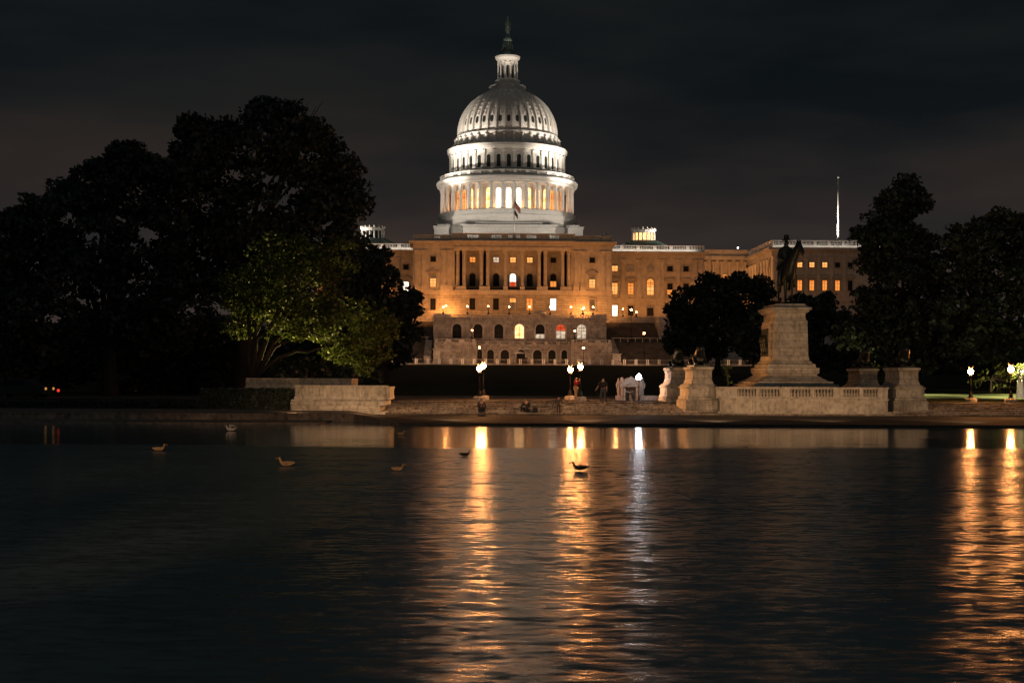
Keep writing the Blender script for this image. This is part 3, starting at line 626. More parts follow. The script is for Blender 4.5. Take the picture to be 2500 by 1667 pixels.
# upper drum
b = ring('', [(138, 448.5), (138, 431), (136.5, 430), (136.5, 386), (139, 385), (140.5, 382), (143, 381), (143.5, 379), (146.5, 378), (146.8, 371.5), (144, 369), (134, 368.5), (122, 368.4)])
for k in range(108):
    a = 2 * math.pi * k / 108; i0 = len(b.v); b.box(-.13, .13, rr(140), rr(144), zt(381.5), zt(378.2)); b.xf(Matrix.Rotation(a, 4, 'Z'), i0)
drum = b.build('upper_drum', 'dome_paint', cap, (DC[0], DC[1], 0))
proto = None
for k in range(NCOL):
    a, ok = front(k, 5)
    if ok:
        if proto is None:
            b = MB(); z0, z1 = zt(431), zt(386.5); b.box(-.38, .38, -.5, .1, 0, z1 - z0); b.box(-.5, .5, -.62, .1, 0, .5); b.frustum((-.4, .4, -.5, .1), z1 - z0 - .6, (-.55, .55, -.68, .1), z1 - z0 - .05); b.box(-.17, .17, -.56, -.5, .9, z1 - z0 - .9)
            proto = b.build('pilaster', 'dome_paint', drum); c = proto
        else: c = proto.copy(); COL.objects.link(c)
        r0 = rr(136.5); c.location = (r0 * math.cos(R(a)), r0 * math.sin(R(a)), zt(431)); c.rotation_euler = (0, 0, R(a + 90))
    a, ok = front(k, 0)
    if ok: ringwin(drum, rr(136.5) + .01, a, zt(427.5), 1.15, 3.5, 'glass_drum', 'drum_window', arch=True, frame=.2, fm='dome_paint', mull=(1, 4))
# attic with consoles
b = ring('', [(122, 369), (122, 344), (124, 343), (124, 338.5), (120, 338), (119, 335), (117, 334)])
attic = b.build('attic_ring', 'dome_paint', cap, (DC[0], DC[1], 0))
proto = None
for k in range(NCOL):
    a, ok = front(k, 5)
    if not ok: continue
    if proto is None:
        h = zt(345) - zt(368.5); b = MB(); b.prism([(-1.35, 0), (-.95, h * .55), (-.55, h * .9), (0.1, h), (.1, 0)], -.36, .36); b.xf(Matrix.Rotation(R(90), 4, 'Z')); b.tube([(0, -1.0, h * .42), (0, -1.05, h * .46)], .01, 4)
        b.ball((0, -1.15, .55), .42, 10, 6); b.ball((0, -.62, h * .92), .34, 10, 6)
        proto = b.build('scroll_console', 'dome_paint', attic); c = proto
    else: c = proto.copy(); COL.objects.link(c)
    r0 = rr(122); c.location = (r0 * math.cos(R(a)), r0 * math.sin(R(a)), zt(368.4)); c.rotation_euler = (0, 0, R(a + 90))
# shell
def shr(y): return 116.5 * math.sqrt(max(0, 1 - ((334 - y) / 115.3) ** 2))
YS = [334 - (334 - 229) * (i / 22) for i in range(23)]
b = ring('', [(shr(y), y) for y in YS], n=108)
for f in range(len(b.f)): b.sm[f] = True
for j in range(4, 21, 2):   # narrow horizontal panel bands
    y = YS[j]; r = rr(shr(y)) + .01; z = zt(y); b.lathe([(r + .02, z - .05), (r + .13, z), (r + .0, z + .1)], 108, cap=False)
shell = b.build('dome_shell', 'dome_paint', cap, (DC[0], DC[1], 0))
proto = None
for k in range(NCOL):
    a, ok = front(k, 5, 180)
    if proto is None:
        b = MB(); vs = []
        for i, y in enumerate(YS):
            r = rr(shr(y)); w = .26 * (.45 + .55 * shr(y) / 116.5); d = .75 * (.4 + .6 * shr(y) / 116.5)
            vs += [(-w, -r + .1, zt(y)), (-w, -r - d, zt(y) + d * .2), (w, -r - d, zt(y) + d * .2), (w, -r + .1, zt(y))]
        fs = []
        for i in range(len(YS) - 1):
            for q in range(3): fs.append((i * 4 + q, i * 4 + q + 1, i * 4 + 4 + q + 1, i * 4 + 4 + q))
        b.add(vs, fs, 0); proto = b.build('rib', 'dome_paint', shell); c = proto
    else: c = proto.copy(); COL.objects.link(c)
    c.rotation_euler = (0, 0, R(a + 90))
    a, ok = front(k, 0)
    if ok:
        y = 310; r = rr(shr(y)); tilt = math.atan2(rr(shr(300)) - rr(shr(320)), zt(300) - zt(320))
        b = MB(); oc = lambda w, h: [(-w, -h * .6), (-w * .5, -h), (w * .5, -h), (w, -h * .6), (w, h * .6), (w * .5, h), (-w * .5, h), (-w, h * .6)]
        po, pi = oc(.78, 1.3), oc(.45, .95)
        b.prism(po, -.16, .1, 0); b.prism(pi, -.24, -.165, 1); b.prism([(-.35, 1.15), (.35, 1.15), (0, 2.2)], -.2, .1, 0); b.prism([(-.6, -1.15), (0, -2.0), (.6, -1.15)], -.18, .1, 0); b.ball((0, -.1, 2.2), .16, 8, 5)
        o = b.build('oval_window', ['dome_paint', 'glass_drum'], shell)
        o.matrix_local = Matrix.Rotation(R(a + 90), 4, 'Z') @ Matrix.Translation((0, -r - .02, zt(y))) @ Matrix.Rotation(tilt, 4, 'X')
# top platform
b = ring('', [(46, 237), (46.8, 231), (46, 224), (44, 221.5), (10, 221)], n=12); top = b.build('top_platform', 'dome_paint', cap, (DC[0], DC[1], 0))
ring_bal(rr(43), zt(221.5), zt(213), 96, 12, top, n=12)
b = ring('', [(30, 221), (27.5, 213), (27.5, 210), (30.5, 204), (30.5, 199), (27, 196.5), (12, 196), (12, 156), (23.5, 155.5), (24.5, 152.5), (26, 149), (30, 144.5), (31, 140.5), (29, 138.7), (20, 138.3)], n=36)
lant = b.build('lantern_tower', 'dome_paint', cap, (DC[0], DC[1], 0))
for k in range(12):
    a = R(-90 + 15 + 30 * k); c = column(lant, rr(23.5) * math.cos(a), rr(23.5) * math.sin(a), zt(196.5), .2, zt(155.6) - zt(196.5), 'dome_paint', n=8)
for k in range(12):
    a = R(-90 + 30 * k); b = MB(); b.box(-.17, .17, -.03, 0, .5, 3.8, 0); o = b.build('slit_window', 'window_dark', lant, ((rr(12) + .02) * math.cos(a), (rr(12) + .02) * math.sin(a), zt(195.5))); o.rotation_euler = (0, 0, a + math.pi / 2)
b = ring('', [(20, 138.4), (19.5, 134), (19, 130), (15, 127), (11, 125.5), (9, 113), (9, 104)], n=32)
for k in range(12):
    a = 2 * math.pi * k / 12; b.tube([(rr(15) * math.cos(a), rr(15) * math.sin(a), zt(127)), (rr(11.5) * math.cos(a), rr(11.5) * math.sin(a), zt(116)), (rr(10.5) * math.cos(a), rr(10.5) * math.sin(a), zt(104))], .13, 5)
b.build('green_cupola', 'bronze_green', lant)
# roof ornament on the wing, tall roof beacon
b = MB(); b.box(-.5, .5, -.4, .4, 0, .5); b.ball((0, 0, .9), .5, 10, 6); b.ball((.15, 0, 1.6), .32, 10, 6); b.tube([(-.2, 0, 1.2), (-.9, 0, .9), (-1.0, 0, .1)], [.2, .16, .12], 6); b.tube([(.3, 0, 1.0), (.45, 0, .1)], [.25, .2], 6); b.build('roof_finial', 'dome_paint', wgR, (CX(1522, YW + 3), YW + 3, z_wp - 1.0))
# ------------------------------------------------------------------ bronze statue on top of the dome
st = thing('dome_statue', 'greenish bronze figure in a feathered helmet standing on the very top of the white dome', 'statue', (O.x - SA * 52.0, O.y + CA * 52.0, BASE + zt(104)), AX)
b = MB(); b.lathe([(rr(8.5), 0), (rr(10.4), .35), (rr(10.6), .8), (rr(9.4), 1.25), (rr(6.5), 1.5), (rr(5), 1.85), (rr(6), 1.9)], 20, smooth=True); b.build('globe', 'bronze_green', st)
hb = zt(88) - zt(104)
V = {'a': (0, 0, hb, .45), 'b': (0, 0, hb + 1.2, .52), 'c': (0, -.03, hb + 2.6, .60), 'd': (0, 0, hb + 3.7, .50), 'e': (0, 0, hb + 4.3, .40), 'n': (0, 0, hb + 4.75, .15), 'h': (0, -.03, hb + 5.05, .24), 't': (0, .02, hb + 5.45, .20), 'u': (0, .15, hb + 5.65, .08),
     'ls': (-.45, 0, hb + 4.2, .2), 'le': (-.62, -.1, hb + 3.4, .14), 'lh': (-.55, -.35, hb + 2.8, .1), 'lk': (-.62, -.35, hb + 1.3, .16), 'rs': (.45, 0, hb + 4.2, .2), 're': (.66, 0, hb + 3.3, .14), 'rh': (.62, -.25, hb + 2.5, .12), 'rk': (.58, -.25, hb + 1.4, .2)}
skin('figure', V, ['abcdenhtu', ['e', 'ls', 'le', 'lh', 'lk'], ['e', 'rs', 're', 'rh', 'rk']], 'bronze_green', st)
# ------------------------------------------------------------------ flagpoles and flags
def loc2w(x, y, z): return (O.x + x * CA - y * SA, O.y + x * SA + y * CA, z + BASE)
def flagpole(label, x, y, z0, z1, r, group=None):
    t = thing('flagpole', label, 'flagpole', loc2w(x, y, z0), AX, group); h = z1 - z0
    b = MB(); b.tube([(0, 0, 0), (0, 0, h * .5), (0, 0, h)], [r, r * .8, r * .55], 10); b.build('pole', 'pole_white', t)
    b = MB(); b.lathe([(r * 2.4, 0), (r * 2.4, .2), (r * 1.4, .6), (r * 1.2, 1.2)], 10)
    for k in range(4): a = k * math.pi / 2 + .7; b.tube([(r * 5 * math.cos(a), r * 5 * math.sin(a), 0), (0, 0, 1.8)], r * .35, 5)
    b.build('pole_base', 'pole_white', t); b = MB(); b.ball((0, 0, h + r * .9), r * 1.1, 8, 6); b.build('finial', 'pole_white', t); return t
zf0 = Z_par - .8
flagpole('slim white flagpole carrying the flags on the roof right in front of the dome', CX(1254.5, 1.5), 1.5, zf0, CZ(490, 1.5, 1256), .16)
flagpole('tall bare white flagpole on the roof of the wing behind the mounted statue', CX(2046, YF + 8, 570), YF + 8, FZ(600), CZ(435, YF + 8, 2046), .30)
m, t, b_, Lk = new_mat('flag_stripes')   # thirteen stripes and a starred blue canton, all from the cloth's own coordinates
uv = N(t, 'ShaderNodeUVMap'); s_ = N(t, 'ShaderNodeSeparateXYZ'); Lk(uv.outputs[0], s_.inputs[0])
def mth(op, a, c=None, d=None):
    n = N(t, 'ShaderNodeMath', operation=op)
    for i, q in enumerate((a, c, d)):
        if q is None: continue
        if isinstance(q, (int, float)): n.inputs[i].default_value = q
        else: Lk(q, n.inputs[i])
    return n.outputs[0]
u_, v_ = s_.outputs['X'], s_.outputs['Y']
strp = mth('GREATER_THAN', mth('MODULO', mth('MULTIPLY', v_, 6.5), 1.0), .5)
mixa = N(t, 'ShaderNodeMix', data_type='RGBA'); Lk(strp, mixa.inputs['Factor']); mixa.inputs['A'].default_value = (.42, .02, .03, 1); mixa.inputs['B'].default_value = (.7, .68, .66, 1)
cant = mth('MULTIPLY', mth('LESS_THAN', u_, .4), mth('GREATER_THAN', v_, 6 / 13))
fu = mth('SUBTRACT', mth('FRACT', mth('MULTIPLY', u_, 15)), .5); fv = mth('SUBTRACT', mth('FRACT', mth('MULTIPLY', v_, 9.3)), .5)
star = mth('LESS_THAN', mth('ADD', mth('POWER', fu, 2), mth('POWER', fv, 2)), .06)
mixb = N(t, 'ShaderNodeMix', data_type='RGBA'); Lk(star, mixb.inputs['Factor']); mixb.inputs['A'].default_value = (.02, .03, .12, 1); mixb.inputs['B'].default_value = (.7, .7, .7, 1)
mixc = N(t, 'ShaderNodeMix', data_type='RGBA'); Lk(cant, mixc.inputs['Factor']); Lk(mixa.outputs['Result'], mixc.inputs['A']); Lk(mixb.outputs['Result'], mixc.inputs['B']); Lk(mixc.outputs['Result'], b_.inputs['Base Color']); b_.inputs['Roughness'].default_value = .8
cloth('flag_dark', (.02, .03, .035))
def flag(name, label, x, y, ztop, hoist, fly, droop, mat):
    me = bpy.data.meshes.new(name); nu, nv = 24, 12; vs = []; uvs = []
    for j in range(nv + 1):
        for i in range(nu + 1):
            u, v = i / nu, j / nv; xx = fly * u * math.cos(droop); zz = -hoist * (1 - v) - fly * u * math.sin(droop) * (1.0 - .1 * v)
            vs.append((xx, .14 * math.sin(u * 9 + v * 1.5) * (u + .1), zz)); uvs.append((u, v))
    fs = [(j * (nu + 1) + i, j * (nu + 1) + i + 1, (j + 1) * (nu + 1) + i + 1, (j + 1) * (nu + 1) + i) for j in range(nv) for i in range(nu)]
    me.from_pydata(vs, [], fs); ul = me.uv_layers.new(name='UVMap')
    for lp in me.loops: ul.data[lp.index].uv = uvs[lp.vertex_index]
    me.materials.append(MATS[mat]); o = bpy.data.objects.new(name, me); COL.objects.link(o); o.location = loc2w(x, y, ztop); o.rotation_euler = (0, 0, AX)
    for p in me.polygons: p.use_smooth = True
    sd = o.modifiers.new('cloth_thickness', 'SOLIDIFY'); sd.thickness = .02
    return tag(o, label, 'flag')
xfp = CX(1254.5, 1.5)
flag('national_flag', 'striped red and white flag with a blue starred corner, drooping from the roof flagpole', xfp + .12, 1.5, CZ(491, 1.5, 1256), 1.45, 2.3, R(52), 'flag_stripes')
flag('dark_flag', 'smaller dark flag drooping below the striped one on the roof flagpole', xfp + .12, 1.5, CZ(513, 1.5, 1256), 1.0, 1.5, R(60), 'flag_dark')

# ------------------------------------------------------------------ terraces
ter = thing('arcaded_terrace', 'two tier stone terrace with arched windows and balustrades below the domed building', 'terrace', (O.x, O.y, BASE), AX)
TU, TL, TB = -18.0, -23.0, -27.5
TX0, TX1 = CX(1058, TU, 800), CX(1480.5, TU, 800)
zu = lambda y: CZ(y, TU, 1268); zl = lambda y: CZ(y, TL, 1268); zb_ = lambda y: CZ(y, TB, 1268)
ZFLR = zu(777.5)
b = MB(); b.box(TX0, TX1, TU, -.1, -1, ZFLR); b.box(TX0 - .3, TX1 + .3, TU - .35, TU + .5, ZFLR - .0, ZFLR + .12); b.box(TX0 - .15, TX1 + .15, TU - .18, TU, ZFLR - .45, ZFLR - .002)
b.box(TX0, TX1, TU - .12, TU, zu(832) - .2, zu(826))
b.build('upper_wall', 'terrace_marble', ter)
b = MB(); balustrade(b, CX(1096, TU, 770), CX(1446, TU, 770), TU - .25, ZFLR + .12, zu(768.3), (CX(1192, TU) - CX(1141, TU)) * .9995, .45, bal=.38, post_w=1.0)
for a, c in ((1058, 1078), (1078.5, 1096), (1446, 1462), (1462.5, 1480.5)): b.box(CX(a, TU, 770), CX(c, TU, 770), TU - .3, TU + .4, ZFLR + .12, zu(767.3) + (.08 if a in (1058, 1462.5) else 0))
b.build('terrace_balustrade', 'terrace_plain', ter)
for px in (1090, 1141, 1192, 1243, 1293, 1343, 1394, 1446):   # wall piers with console heads
    b = MB(); x = CX(px, TU, 800); b.box(x - .42, x + .42, TU - .28, TU, zu(832), ZFLR - .46); b.frustum((x - .42, x + .42, TU - .28, TU), zu(786), (x - .62, x + .62, TU - .55, TU), zu(780)); b.build('wall_pier', 'terrace_marble', ter)
emit('win_gold_room', (1.0, .62, .26), 2.4, .45, .9, (.95, .30, .07))
for px, mt, lw in ((1115.7, 'window_dark', None), (1167, 'window_dark', None), (1217.8, 'window_dark', None), (1268, 'win_gold_room', None), (1318.5, 'window_dark', (.42, 'win_pale_room')), (1369, 'win_red', (.62, 'win_pale_room')), (1419.5, 'win_pale_room', None)):
    window(ter, CX(px, TU, 800), zu(832), 2.1, zu(791.5) - zu(832), TU - .01, mt, True, frame=.42, fm='terrace_plain', mull=(1, 4 if lw or px == 1419.5 else 2), lower=lw)
# lower storey: recessed arcade between two bastions
BX = [CX(1062, TB, 850), CX(1160, TB, 850), CX(1395, TB, 850), CX(1492, TB, 850)]
zl0 = -.6
b = MB(); b.box(BX[1], BX[2], TL, TU, zl0, zl(843)); b.box(BX[1], BX[2], TL - .3, TL + .4, zl(843) - .3, zl(843) + .1)
for (a, c) in ((BX[0], BX[1]), (BX[2], BX[3])): b.box(a, c, TB, TU, zl0, zb_(838)); b.box(a - .2, c + .2, TB - .3, TU, zb_(840), zb_(838) + .1); b.box(a - .15, c + .15, TB - .2, TU, zl0, zb_(880)); b.box(a - .1, c + .1, TB - .12, TU, zb_(848), zb_(846))
b.build('lower_wall', 'terrace_marble', ter)
b = MB(); balustrade(b, BX[1], BX[2], TL - .2, zl(843) + .1, zl(833), (BX[2] - BX[1]) / 7.999, .4, bal=.36, post_w=.9)
for (a, c) in ((BX[0], BX[1]), (BX[2], BX[3])): balustrade(b, a, c, TB - .15, zb_(838) + .1, zb_(828.5), (c - a) / 2.999, .4, bal=.36, post_w=1.3)
b.build('lower_balustrade', 'terrace_plain', ter)
for px in (1158, 1184, 1215, 1250, 1292, 1330, 1363, 1390, 1400):
    b = MB(); x = CX(px, TL, 860); b.box(x - .38, x + .38, TL - .35, TL, zl0, zl(845)); b.build('wall_pier', 'terrace_marble', ter)
for px in (1064.5, 1108, 1146, 1158, 1397.5, 1437, 1489):
    b = MB(); x = CX(px, TB, 860); b.box(x - .45, x + .45, TB - .32, TB, zl0, zb_(840)); b.build('wall_pier', 'terrace_marble', ter)
for px, w in ((1171, 1.1), (1197.5, 1.55), (1232.5, 1.95), (1271.6, 2.0), (1311.8, 2.0), (1347.5, 1.7), (1377.5, 1.3)):
    window(ter, CX(px, TL, 870), zl(888), w, zl(854) - zl(888), TL - .01, 'window_dark', True, frame=.35, fm='terrace_plain', mull=(0, 0), name='grotto_arch')
# terrace in front of the wings, with stairs on both sides
def side(sgn):
    M = lambda x: x if sgn > 0 else -x + (TX0 + TX1)
    def bx_(b, x0, x1, *a):
        x0, x1 = M(x0), M(x1); b.box(min(x0, x1), max(x0, x1), *a)
    sx0, sx1 = TX1 + .02, CX(1625, -6, 800); zt_ = CZ(782, -6, 1550)
    b = MB(); bx_(b, sx0, sx1 + 50, -6, 30, -3, zt_); bx_(b, sx0, sx1 + 50, -6.3, -5.7, zt_, CZ(773.8, -6, 1550)); bx_(b, sx0, sx1 + 50, -6.5, -5.6, CZ(774.6, -6, 1550), CZ(773.8, -6, 1550) + .02)
    b.build('upper_terrace_wall', 'terrace_marble', ter)
    zA = CZ(836, -17, 1550); b = MB(); n = 22
    for i in range(n): y0 = -6.05 - i * .42; bx_(b, sx0, sx1 - 1, y0 - .42, y0, -2, zt_ - .6 - (zt_ - .6 - zA) * i / n)
    bx_(b, sx0, sx1 + 3, -19, -15.3, -2, zA)
    n = 26
    for i in range(n): y0 = -19 - i * .42; bx_(b, sx0 + .02 + .11 * i, sx1 + 3, y0 - .42, y0, -2, zA - (zA + .1) * i / n)
    b.build('stair_flight', 'shaded_stair_stone', ter)
    b = MB()
    for i in range(9): x = sx0 + 1.5 + (sx1 - sx0) * i / 9; bx_(b, x - .05, x + .05, -18.7, -18.6, zA, zA + 1.0)
    bx_(b, sx0 + 1, sx1, -18.72, -18.58, zA + .95, zA + 1.03); b.build('stair_railing', 'rail_metal', ter)
    # buttress at the outer side
    b = MB(); bx_(b, CX(1607, -12, 790), CX(1632, -12, 790), -14, -6, -2, CZ(800, -12, 1620)); bx_(b, CX(1605, -12, 790), CX(1634, -12, 790), -14.4, -6, CZ(800, -12, 1620), CZ(774, -12, 1620))
    b.build('stair_buttress', 'terrace_marble', ter)
    # sloping cheek wall by the lower terrace
    b = MB(); x0, x1 = M(BX[3] + .05), M(BX[3] + 1.6)
    y0, y1 = -33.5, TB; za, zb2 = zb_(872), zb_(829)
    x0, x1 = min(x0, x1), max(x0, x1)
    b.add([(x0, y0, -1), (x1, y0, -1), (x1, -19, -1), (x0, -19, -1), (x0, y0, za), (x1, y0, za), (x1, -19, zb2), (x0, -19, zb2)], [(0, 3, 2, 1), (4, 5, 6, 7), (0, 1, 5, 4), (1, 2, 6, 5), (2, 3, 7, 6), (3, 0, 4, 7)])
    b.build('cheek_wall', 'terrace_marble', ter)
side(1); side(-1)
def pier(label, pxa, pxb, ytop, d=-36.0):
    x0, x1 = CX(pxa, d, 870), CX(pxb, d, 870); z0 = CZ(889, d, (pxa + pxb) / 2); z1 = CZ(ytop, d, (pxa + pxb) / 2); w = (x1 - x0) / 2; h = z1 - z0
    t = thing('stone_gate_pier', label, 'gate pier', loc2w((x0 + x1) / 2, d, z0 - .4), AX, 'stone piers at the foot of the stairs')
    b = MB(); b.box(-w, w, -w, w, 0, h * .22 + .4); b.box(-w * .82, w * .82, -w * .82, w * .82, h * .22 + .4, h * .88 + .4); b.box(-w * .95, w * .95, -w * .95, w * .95, h * .62 + .4, h * .68 + .4); b.build('shaft', 'terrace_plain', t)
    b = MB(); b.frustum((-w * .82, w * .82, -w * .82, w * .82), h * .88 + .4, (-w * 1.05, w * 1.05, -w * 1.05, w * 1.05), h * .93 + .4); b.box(-w * 1.05, w * 1.05, -w * 1.05, w * 1.05, h * .93 + .4, h + .4); b.build('coping', 'terrace_plain', t)
pier('tall bright stone pier at the road, at the left corner of the terrace', 1056.5, 1076, 851)
pier('bright stone pier at the road, at the right corner of the terrace', 1493, 1516, 863.5)
# ------------------------------------------------------------------ terrace lamps
def small_lamp(label, x, y, z0, zg, rg=.165, mat='globe_terrace', group='globe lamps on the terraces', world=None):
    t = thing('lamp_post', label, 'lamp', world or loc2w(x, y, z0), AX, group); h = zg - z0
    b = MB(); b.lathe([(.3, 0), (.3, .12), (.16, .35), (.1, .5)], 10); b.build('base', 'iron_black', t)
    b = MB(); b.tube([(0, 0, .3), (0, 0, h - rg)], [.075, .05], 8); b.lathe([(.05, h - rg - .2), (.14, h - rg - .02), (.14, h - rg + .05)], 10); b.build('pole', 'iron_black', t)
    b = MB(); b.ball((0, 0, h), rg, 14, 9); b.build('globe', mat, t)
    return t
zb0 = zu(767.2)
for px, py, lb in ((1082, 750, 'slightly shorter one of the paired globe lamps at the left end of the terrace balustrade'), (1088.5, 746, 'taller one of the paired globe lamps at the left end of the terrace balustrade'),
                   (1141, 748, 'globe lamp on the balustrade pier right of the first dark arched window'), (1192, 748, 'globe lamp on the balustrade pier left of the third dark arched window'),
                   (1243, 749, 'globe lamp on the balustrade pier left of the golden arched window'), (1293, 749, 'globe lamp on the balustrade pier right of the golden arched window'),
                   (1343, 750, 'globe lamp on the balustrade pier left of the red-topped arched window'), (1394, 750, 'globe lamp on the balustrade pier right of the red-topped arched window'),
                   (1422.5, 754, 'shorter one of two close globe lamps near the right end of the balustrade'), (1426.5, 751, 'taller one of two close globe lamps near the right end of the balustrade'),
                   (1448, 750, 'rightmost globe lamp on the main terrace balustrade')):
    off = 0 if px in (1141, 1192, 1243, 1293, 1343, 1394) else .0
    small_lamp(lb, CX(px, TU, 760), TU + off - .02 if py != 751 and py != 746 else TU + 1.2, zb0 if py not in (751, 746) else ZFLR, CZ(py, TU, px))
small_lamp('globe lamp on the side terrace beside the brightly lit doorway', CX(1521, -6, 760), -6, CZ(773.6, -6, 1521), CZ(755, -6, 1521))
small_lamp('bigger globe lamp on a long pole rising from the dark stairs below the wing', CX(1541, -15, 760), -15, CZ(826, -15, 1541), CZ(756.5, -15, 1541), .24)
small_lamp('small globe lamp on the side terrace wall, right of the long-poled lamp', CX(1553.5, -6, 760), -6, CZ(773.6, -6, 1553), CZ(762, -6, 1553), .16)
small_lamp('globe lamp standing on the lower terrace balustrade by the second arched window', CX(1152.7, TB, 800), TB + .05, zb_(828.5), CZ(806.6, TB, 1153), .15)
small_lamp('globe lamp standing on the lower terrace balustrade by the last arched window', CX(1403.6, TB, 800), TB + .05, zb_(828.5), CZ(808, TB, 1404), .17)
small_lamp('orange globe lamp on the road before the lower terrace, above the left pool lamps', CX(1170.5, -34, 850), -34, CZ(889, -34, 1170), CZ(848.5, -34, 1170), .22)
small_lamp('orange globe lamp on the road before the lower terrace, above the right pool lamps', CX(1424.7, -34, 850), -34, CZ(889, -34, 1425), CZ(849.6, -34, 1425), .22)
small_lamp('globe lamp on a tall pole in front of the dark side stairs', CX(1572.6, -28, 815), -28, .4, CZ(813.7, -28, 1573), .2)
# tent on the terrace
t = thing('canvas_tent', 'small pale canvas tent behind the terrace balustrade', 'tent', loc2w(CX(1318, TU + 6, 765), TU + 6, ZFLR), AX)
b = MB(); w = 1.5; h1, h2 = CZ(763, TU + 6, 1318) - ZFLR, CZ(757, TU + 6, 1318) - ZFLR
b.add([(-w, -w, h1), (w, -w, h1), (w, w, h1), (-w, w, h1), (0, 0, h2), (-w, -w, h1 - .3), (w, -w, h1 - .3), (w, w, h1 - .3), (-w, w, h1 - .3)], [(0, 1, 4), (1, 2, 4), (2, 3, 4), (3, 0, 4), (5, 6, 1, 0), (6, 7, 2, 1), (7, 8, 3, 2), (8, 5, 0, 3)]); b.build('canopy', 'canvas_white', t)
for sx in (-1, 1):
    for sy in (-1, 1): b = MB(); b.tube([(sx * w * .95, sy * w * .95, 0), (sx * w * .95, sy * w * .95, h1)], .04, 6); b.build('leg', 'rail_metal', t)
b = MB(); b.box(w * .3, w * .94, w * .8, w * .9, 0, h1); b.box(w * .85, w * .94, -w * .8, w * .8, 0, h1); b.build('side_panel', 'canvas_white', t)
# searchlight on the far roof
t = thing('searchlight', 'small bright searchlight on the flat roof of the corridor', 'searchlight', loc2w(CX(1801, YC + 1, 611), YC + 1, z3), AX)
b = MB(); b.box(-.3, .3, -.2, .2, 0, .15); b.tube([(0, 0, .1), (0, 0, .4)], .07, 6); b.build('bracket', 'iron_black', t)
b = MB(); b.tube([(0, .3, .5), (0, -.2, .65)], [.2, .3], 12); b.build('housing', 'iron_black', t); b = MB(); b.ball((0, -.26, .66), .24, 12, 8); b.build('lens', 'light_cool', t)

# ------------------------------------------------------------------ road-side barriers
def barrier(L_):
    t = thing('metal_barrier', 'x', 'barrier', (0, 0, 0), AX, 'metal barriers along the road edge')
    b = MB(); b.tube([(-L_ / 2, 0, 1.15), (L_ / 2, 0, 1.15)], .045, 5); b.tube([(-L_ / 2, 0, .2), (L_ / 2, 0, .2)], .045, 5)
    for i in range(1, 11): q = -L_ / 2 + L_ * i / 11; b.tube([(q, 0, .2), (q, 0, 1.15)], .012, 4)
    b.build('bars', 'rail_metal', t)
    for q in (-L_ / 2, L_ / 2): b = MB(); b.box(-.10, .10, -.04, .04, 0, 1.3); b.box(-.05, .05, -.3, .3, 0, .05); b.build('post', 'pole_white', t, (q, 0, 0))
    return t
bar = None; bi = 0; ORD = 'first second third fourth fifth sixth seventh eighth ninth tenth eleventh twelfth thirteenth fourteenth fifteenth sixteenth seventeenth eighteenth nineteenth twentieth'.split() + ['twenty-' + w for w in 'first second third fourth fifth sixth seventh eighth ninth'.split()] + ['thirtieth'] + ['thirty-' + w for w in 'first second third fourth fifth sixth seventh eighth ninth'.split()]; spots_b = []
for i in range(44):
    X = -27.5 + i * 2.55
    if X > 52: continue
    spots_b.append(X)
for i, X in enumerate(spots_b):
    if bar is None: bar = barrier(2.2); c = bar
    else: c = copy_tree(bar)
    yy = 313.6 + (random.random() - .5) * .25; c.location = (X, yy, gz(X, yy) + .03); c.rotation_euler = (0, 0, R(random.uniform(-3, 3)))
    c['label'] = 'metal crowd barrier on the lit road edge, %s from the left end of its row' % ORD[i]
# ------------------------------------------------------------------ memorial
def at(px, py, d): return P(px, py, d)
def stack(b, prof, hd, mi=0):
    """prof: (halfwidth, z) ; hd: half depth minus half width"""
    for (w0, z0), (w1, z1) in zip(prof[:-1], prof[1:]):
        if abs(z1 - z0) < 1e-5: continue
        b.frustum((-w0, w0, -w0 - hd, w0 + hd), z0, (-w1, w1, -w1 - hd, w1 + hd), z1, mi)
D1 = 90.0; c1 = P(1714, 1000, D1)
pz = lambda y: P(1714, y, D1).z
def lion_pedestal(label, X, Y, base):
    t = thing('lion_pedestal', label, 'pedestal', (X, Y, 0.0), AX, 'stone pedestals carrying bronze lions'); hd = .95
    b = MB(); stack(b, [(.66, pz(903.5)), (.60, pz(908)), (.61, pz(925)), (.70, pz(936)), (.78, pz(939.5))][::-1], hd); b.build('shaft', 'memorial_marble', t)
    b = MB(); stack(b, [(.62, pz(903.4)), (.72, pz(900)), (.72, pz(895.5)), (.66, pz(895))], hd); b.build('cap', 'memorial_plain', t)
    b = MB(); stack(b, [(.93, pz(977)), (1.0, pz(976)), (1.0, pz(971.5)), (.91, pz(967)), (.91, pz(949)), (.98, pz(947)), (.98, pz(944)), (.88, pz(942.5)), (.88, pz(939.7))], hd); b.build('die', 'memorial_plain', t)
    if base:
        b = MB(); stack(b, [(1.22, .1), (1.22, pz(1006)), (1.16, pz(1005.5)), (1.16, pz(1000.5)), (1.10, pz(1000)), (1.10, pz(977.2))], hd); b.build('plinth', 'memorial_marble', t)
    else:
        b = MB(); stack(b, [(1.02, .3), (1.02, pz(977.2))], hd); b.build('plinth', 'memorial_plain', t)
    return t
